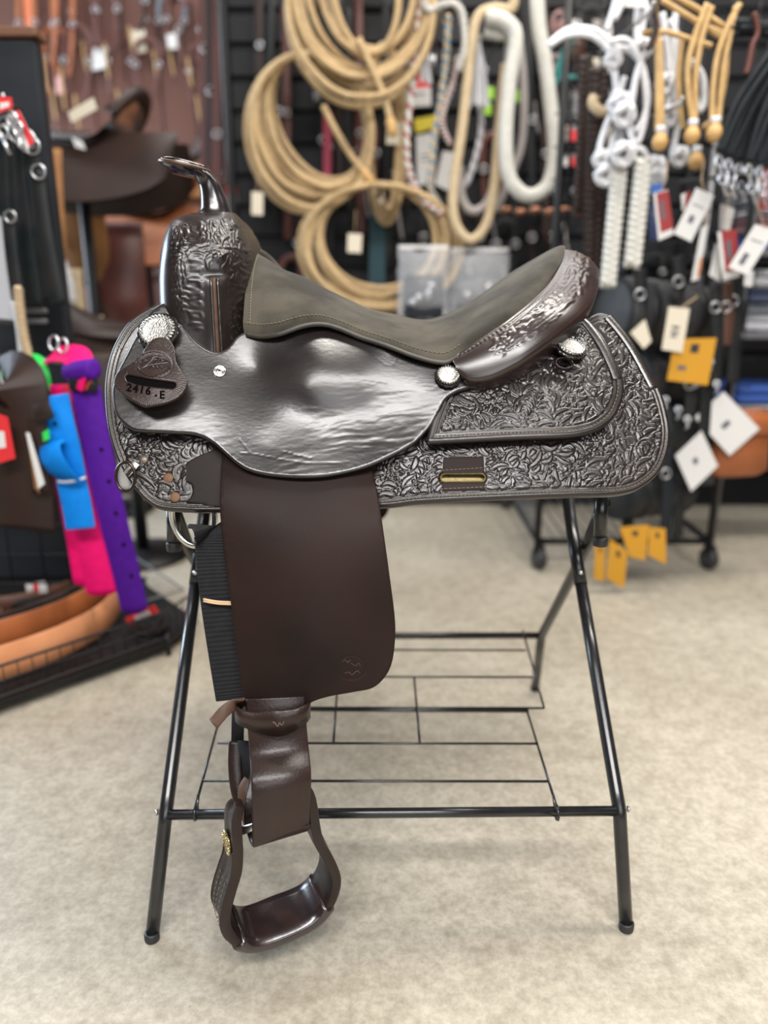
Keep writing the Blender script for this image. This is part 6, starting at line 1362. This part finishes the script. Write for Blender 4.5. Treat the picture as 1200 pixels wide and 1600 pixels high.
GP = thing('grid_panel', (-1.0, .76, .0), 'black wire grid panel behind the basket under the straps', 'wire panel')
for i in range(7): x = -1.30 + i * .085; mk('wire', *tube([(x, .62, .16), (x, .62, .56)], .0022, 5), BLKM, GP)
for i in range(6): z = .16 + i * .08; mk('wire', *tube([(-1.31, .62, z), (-.78, .62, z)], .0022, 5), BLKM, GP)
for x in (-1.31, -.78): mk('leg', *tube([(x, .62, 0), (x, .62, .16)], .005, 6), BLKM, GP)
def bandstrip(label, pts, z, hgt, m, group='leather strips in the wire basket', th=.006):
    q = [PZ(x, y, z) for x, y in pts]; c = [Vector(v) for v in crv([tuple(v) for v in q], 6)]; o = thing('leather_strip', c[0], label, 'leather strip', group)
    mk('strip', *sweep(c, rectp(hgt, th, .0015), up=[(Vector((0, 0, 1)).cross(c[min(i + 1, len(c) - 1)] - c[max(i - 1, 0)])) for i in range(len(c))]), m, o); mk('lining', *sweep([v + Vector((-.004, .006, .001)) for v in c], rectp(hgt * .9, .003, .001), up=[(Vector((0, 0, 1)).cross(c[min(i + 1, len(c) - 1)] - c[max(i - 1, 0)])) for i in range(len(c))]), ORG, o); return o
bandstrip('outer natural leather strip curving along the front of the basket', [(-60, 1054), (0, 1036), (60, 1016), (110, 995), (160, 966), (186, 932), (184, 908)], .095, .080, ORG_L)
bandstrip('second russet leather strip just inside the outer one', [(-60, 1012), (0, 996), (60, 977), (110, 957), (150, 933), (174, 904)], .110, .085, ORG)
bandstrip('black leather strip inside the russet strip in the basket', [(-60, 990), (0, 976), (60, 958), (110, 936), (146, 912)], .115, .055, BLKL)
bandstrip('dark brown leather strip at the back of the basket', [(-40, 950), (20, 944), (70, 934), (110, 920)], .10, .05, BRN)
for i, (x, y, a) in enumerate(((40, 955, .3), (90, 940, .9), (20, 975, -.3))):
    c = PZ(x, y, .085); o = thing('bridle_piece', c, ['brown bridle piece lying left in the basket', 'brown bridle loop lying right in the basket', 'brown bridle piece lying nearest the black strip'][i], 'bridle piece', 'bridle pieces in the basket')
    mk('strap', *sweep([c + Vector((.07 * math.cos(t + a), .05 * math.sin(t + a), .012 * math.sin(3 * t))) for t in np.linspace(0, 2 * PI, 28, endpoint=False)], rectp(.022, .005, .001), True, up=Vector((0, 0, 1))), BRN, o); mk('buckle', *tube([c + Vector((.05, -.03, .02)) + Vector((.014 * math.cos(t), .01 * math.sin(t), 0)) for t in np.linspace(0, 2 * PI, 12, endpoint=False)], .0035, 6, True), CHR, o)
card('white and red paper scrap lying on the bridle pieces', [(40, 912), (72, 908), (74, 926), (42, 928)], .655, WCD, 'paper_tag', 'tag', stripe=(.35, 0, .6, 1, REDC))
o = thing('coiled_strap', PZ(235, 975, .03), 'small coiled dark strap with red and white label at the basket corner', 'strap'); c = PZ(232, 968, .075)
M = frame_mat((.15, -.9, .5)); sp = [c + M @ Vector(((.014 + .0032 * t) * math.cos(t), (.014 + .0032 * t) * math.sin(t) * .8, 0)) for t in np.linspace(0, 6 * PI * .7, 50)]
mk('coil', *sweep(sp, rectp(.035, .004, .001), up=[(q - c) for q in sp]), BRN_D, o); mk('label', *box(c + Vector((-.005, -.032, .026)), .085, .004, .022, Matrix.Rotation(-.45, 3, 'Y'), .001), REDC, o, False); mk('label_print', *box(c + Vector((-.003, -.035, .027)), .042, .002, .012, Matrix.Rotation(-.45, 3, 'Y')), WCD, o, False)
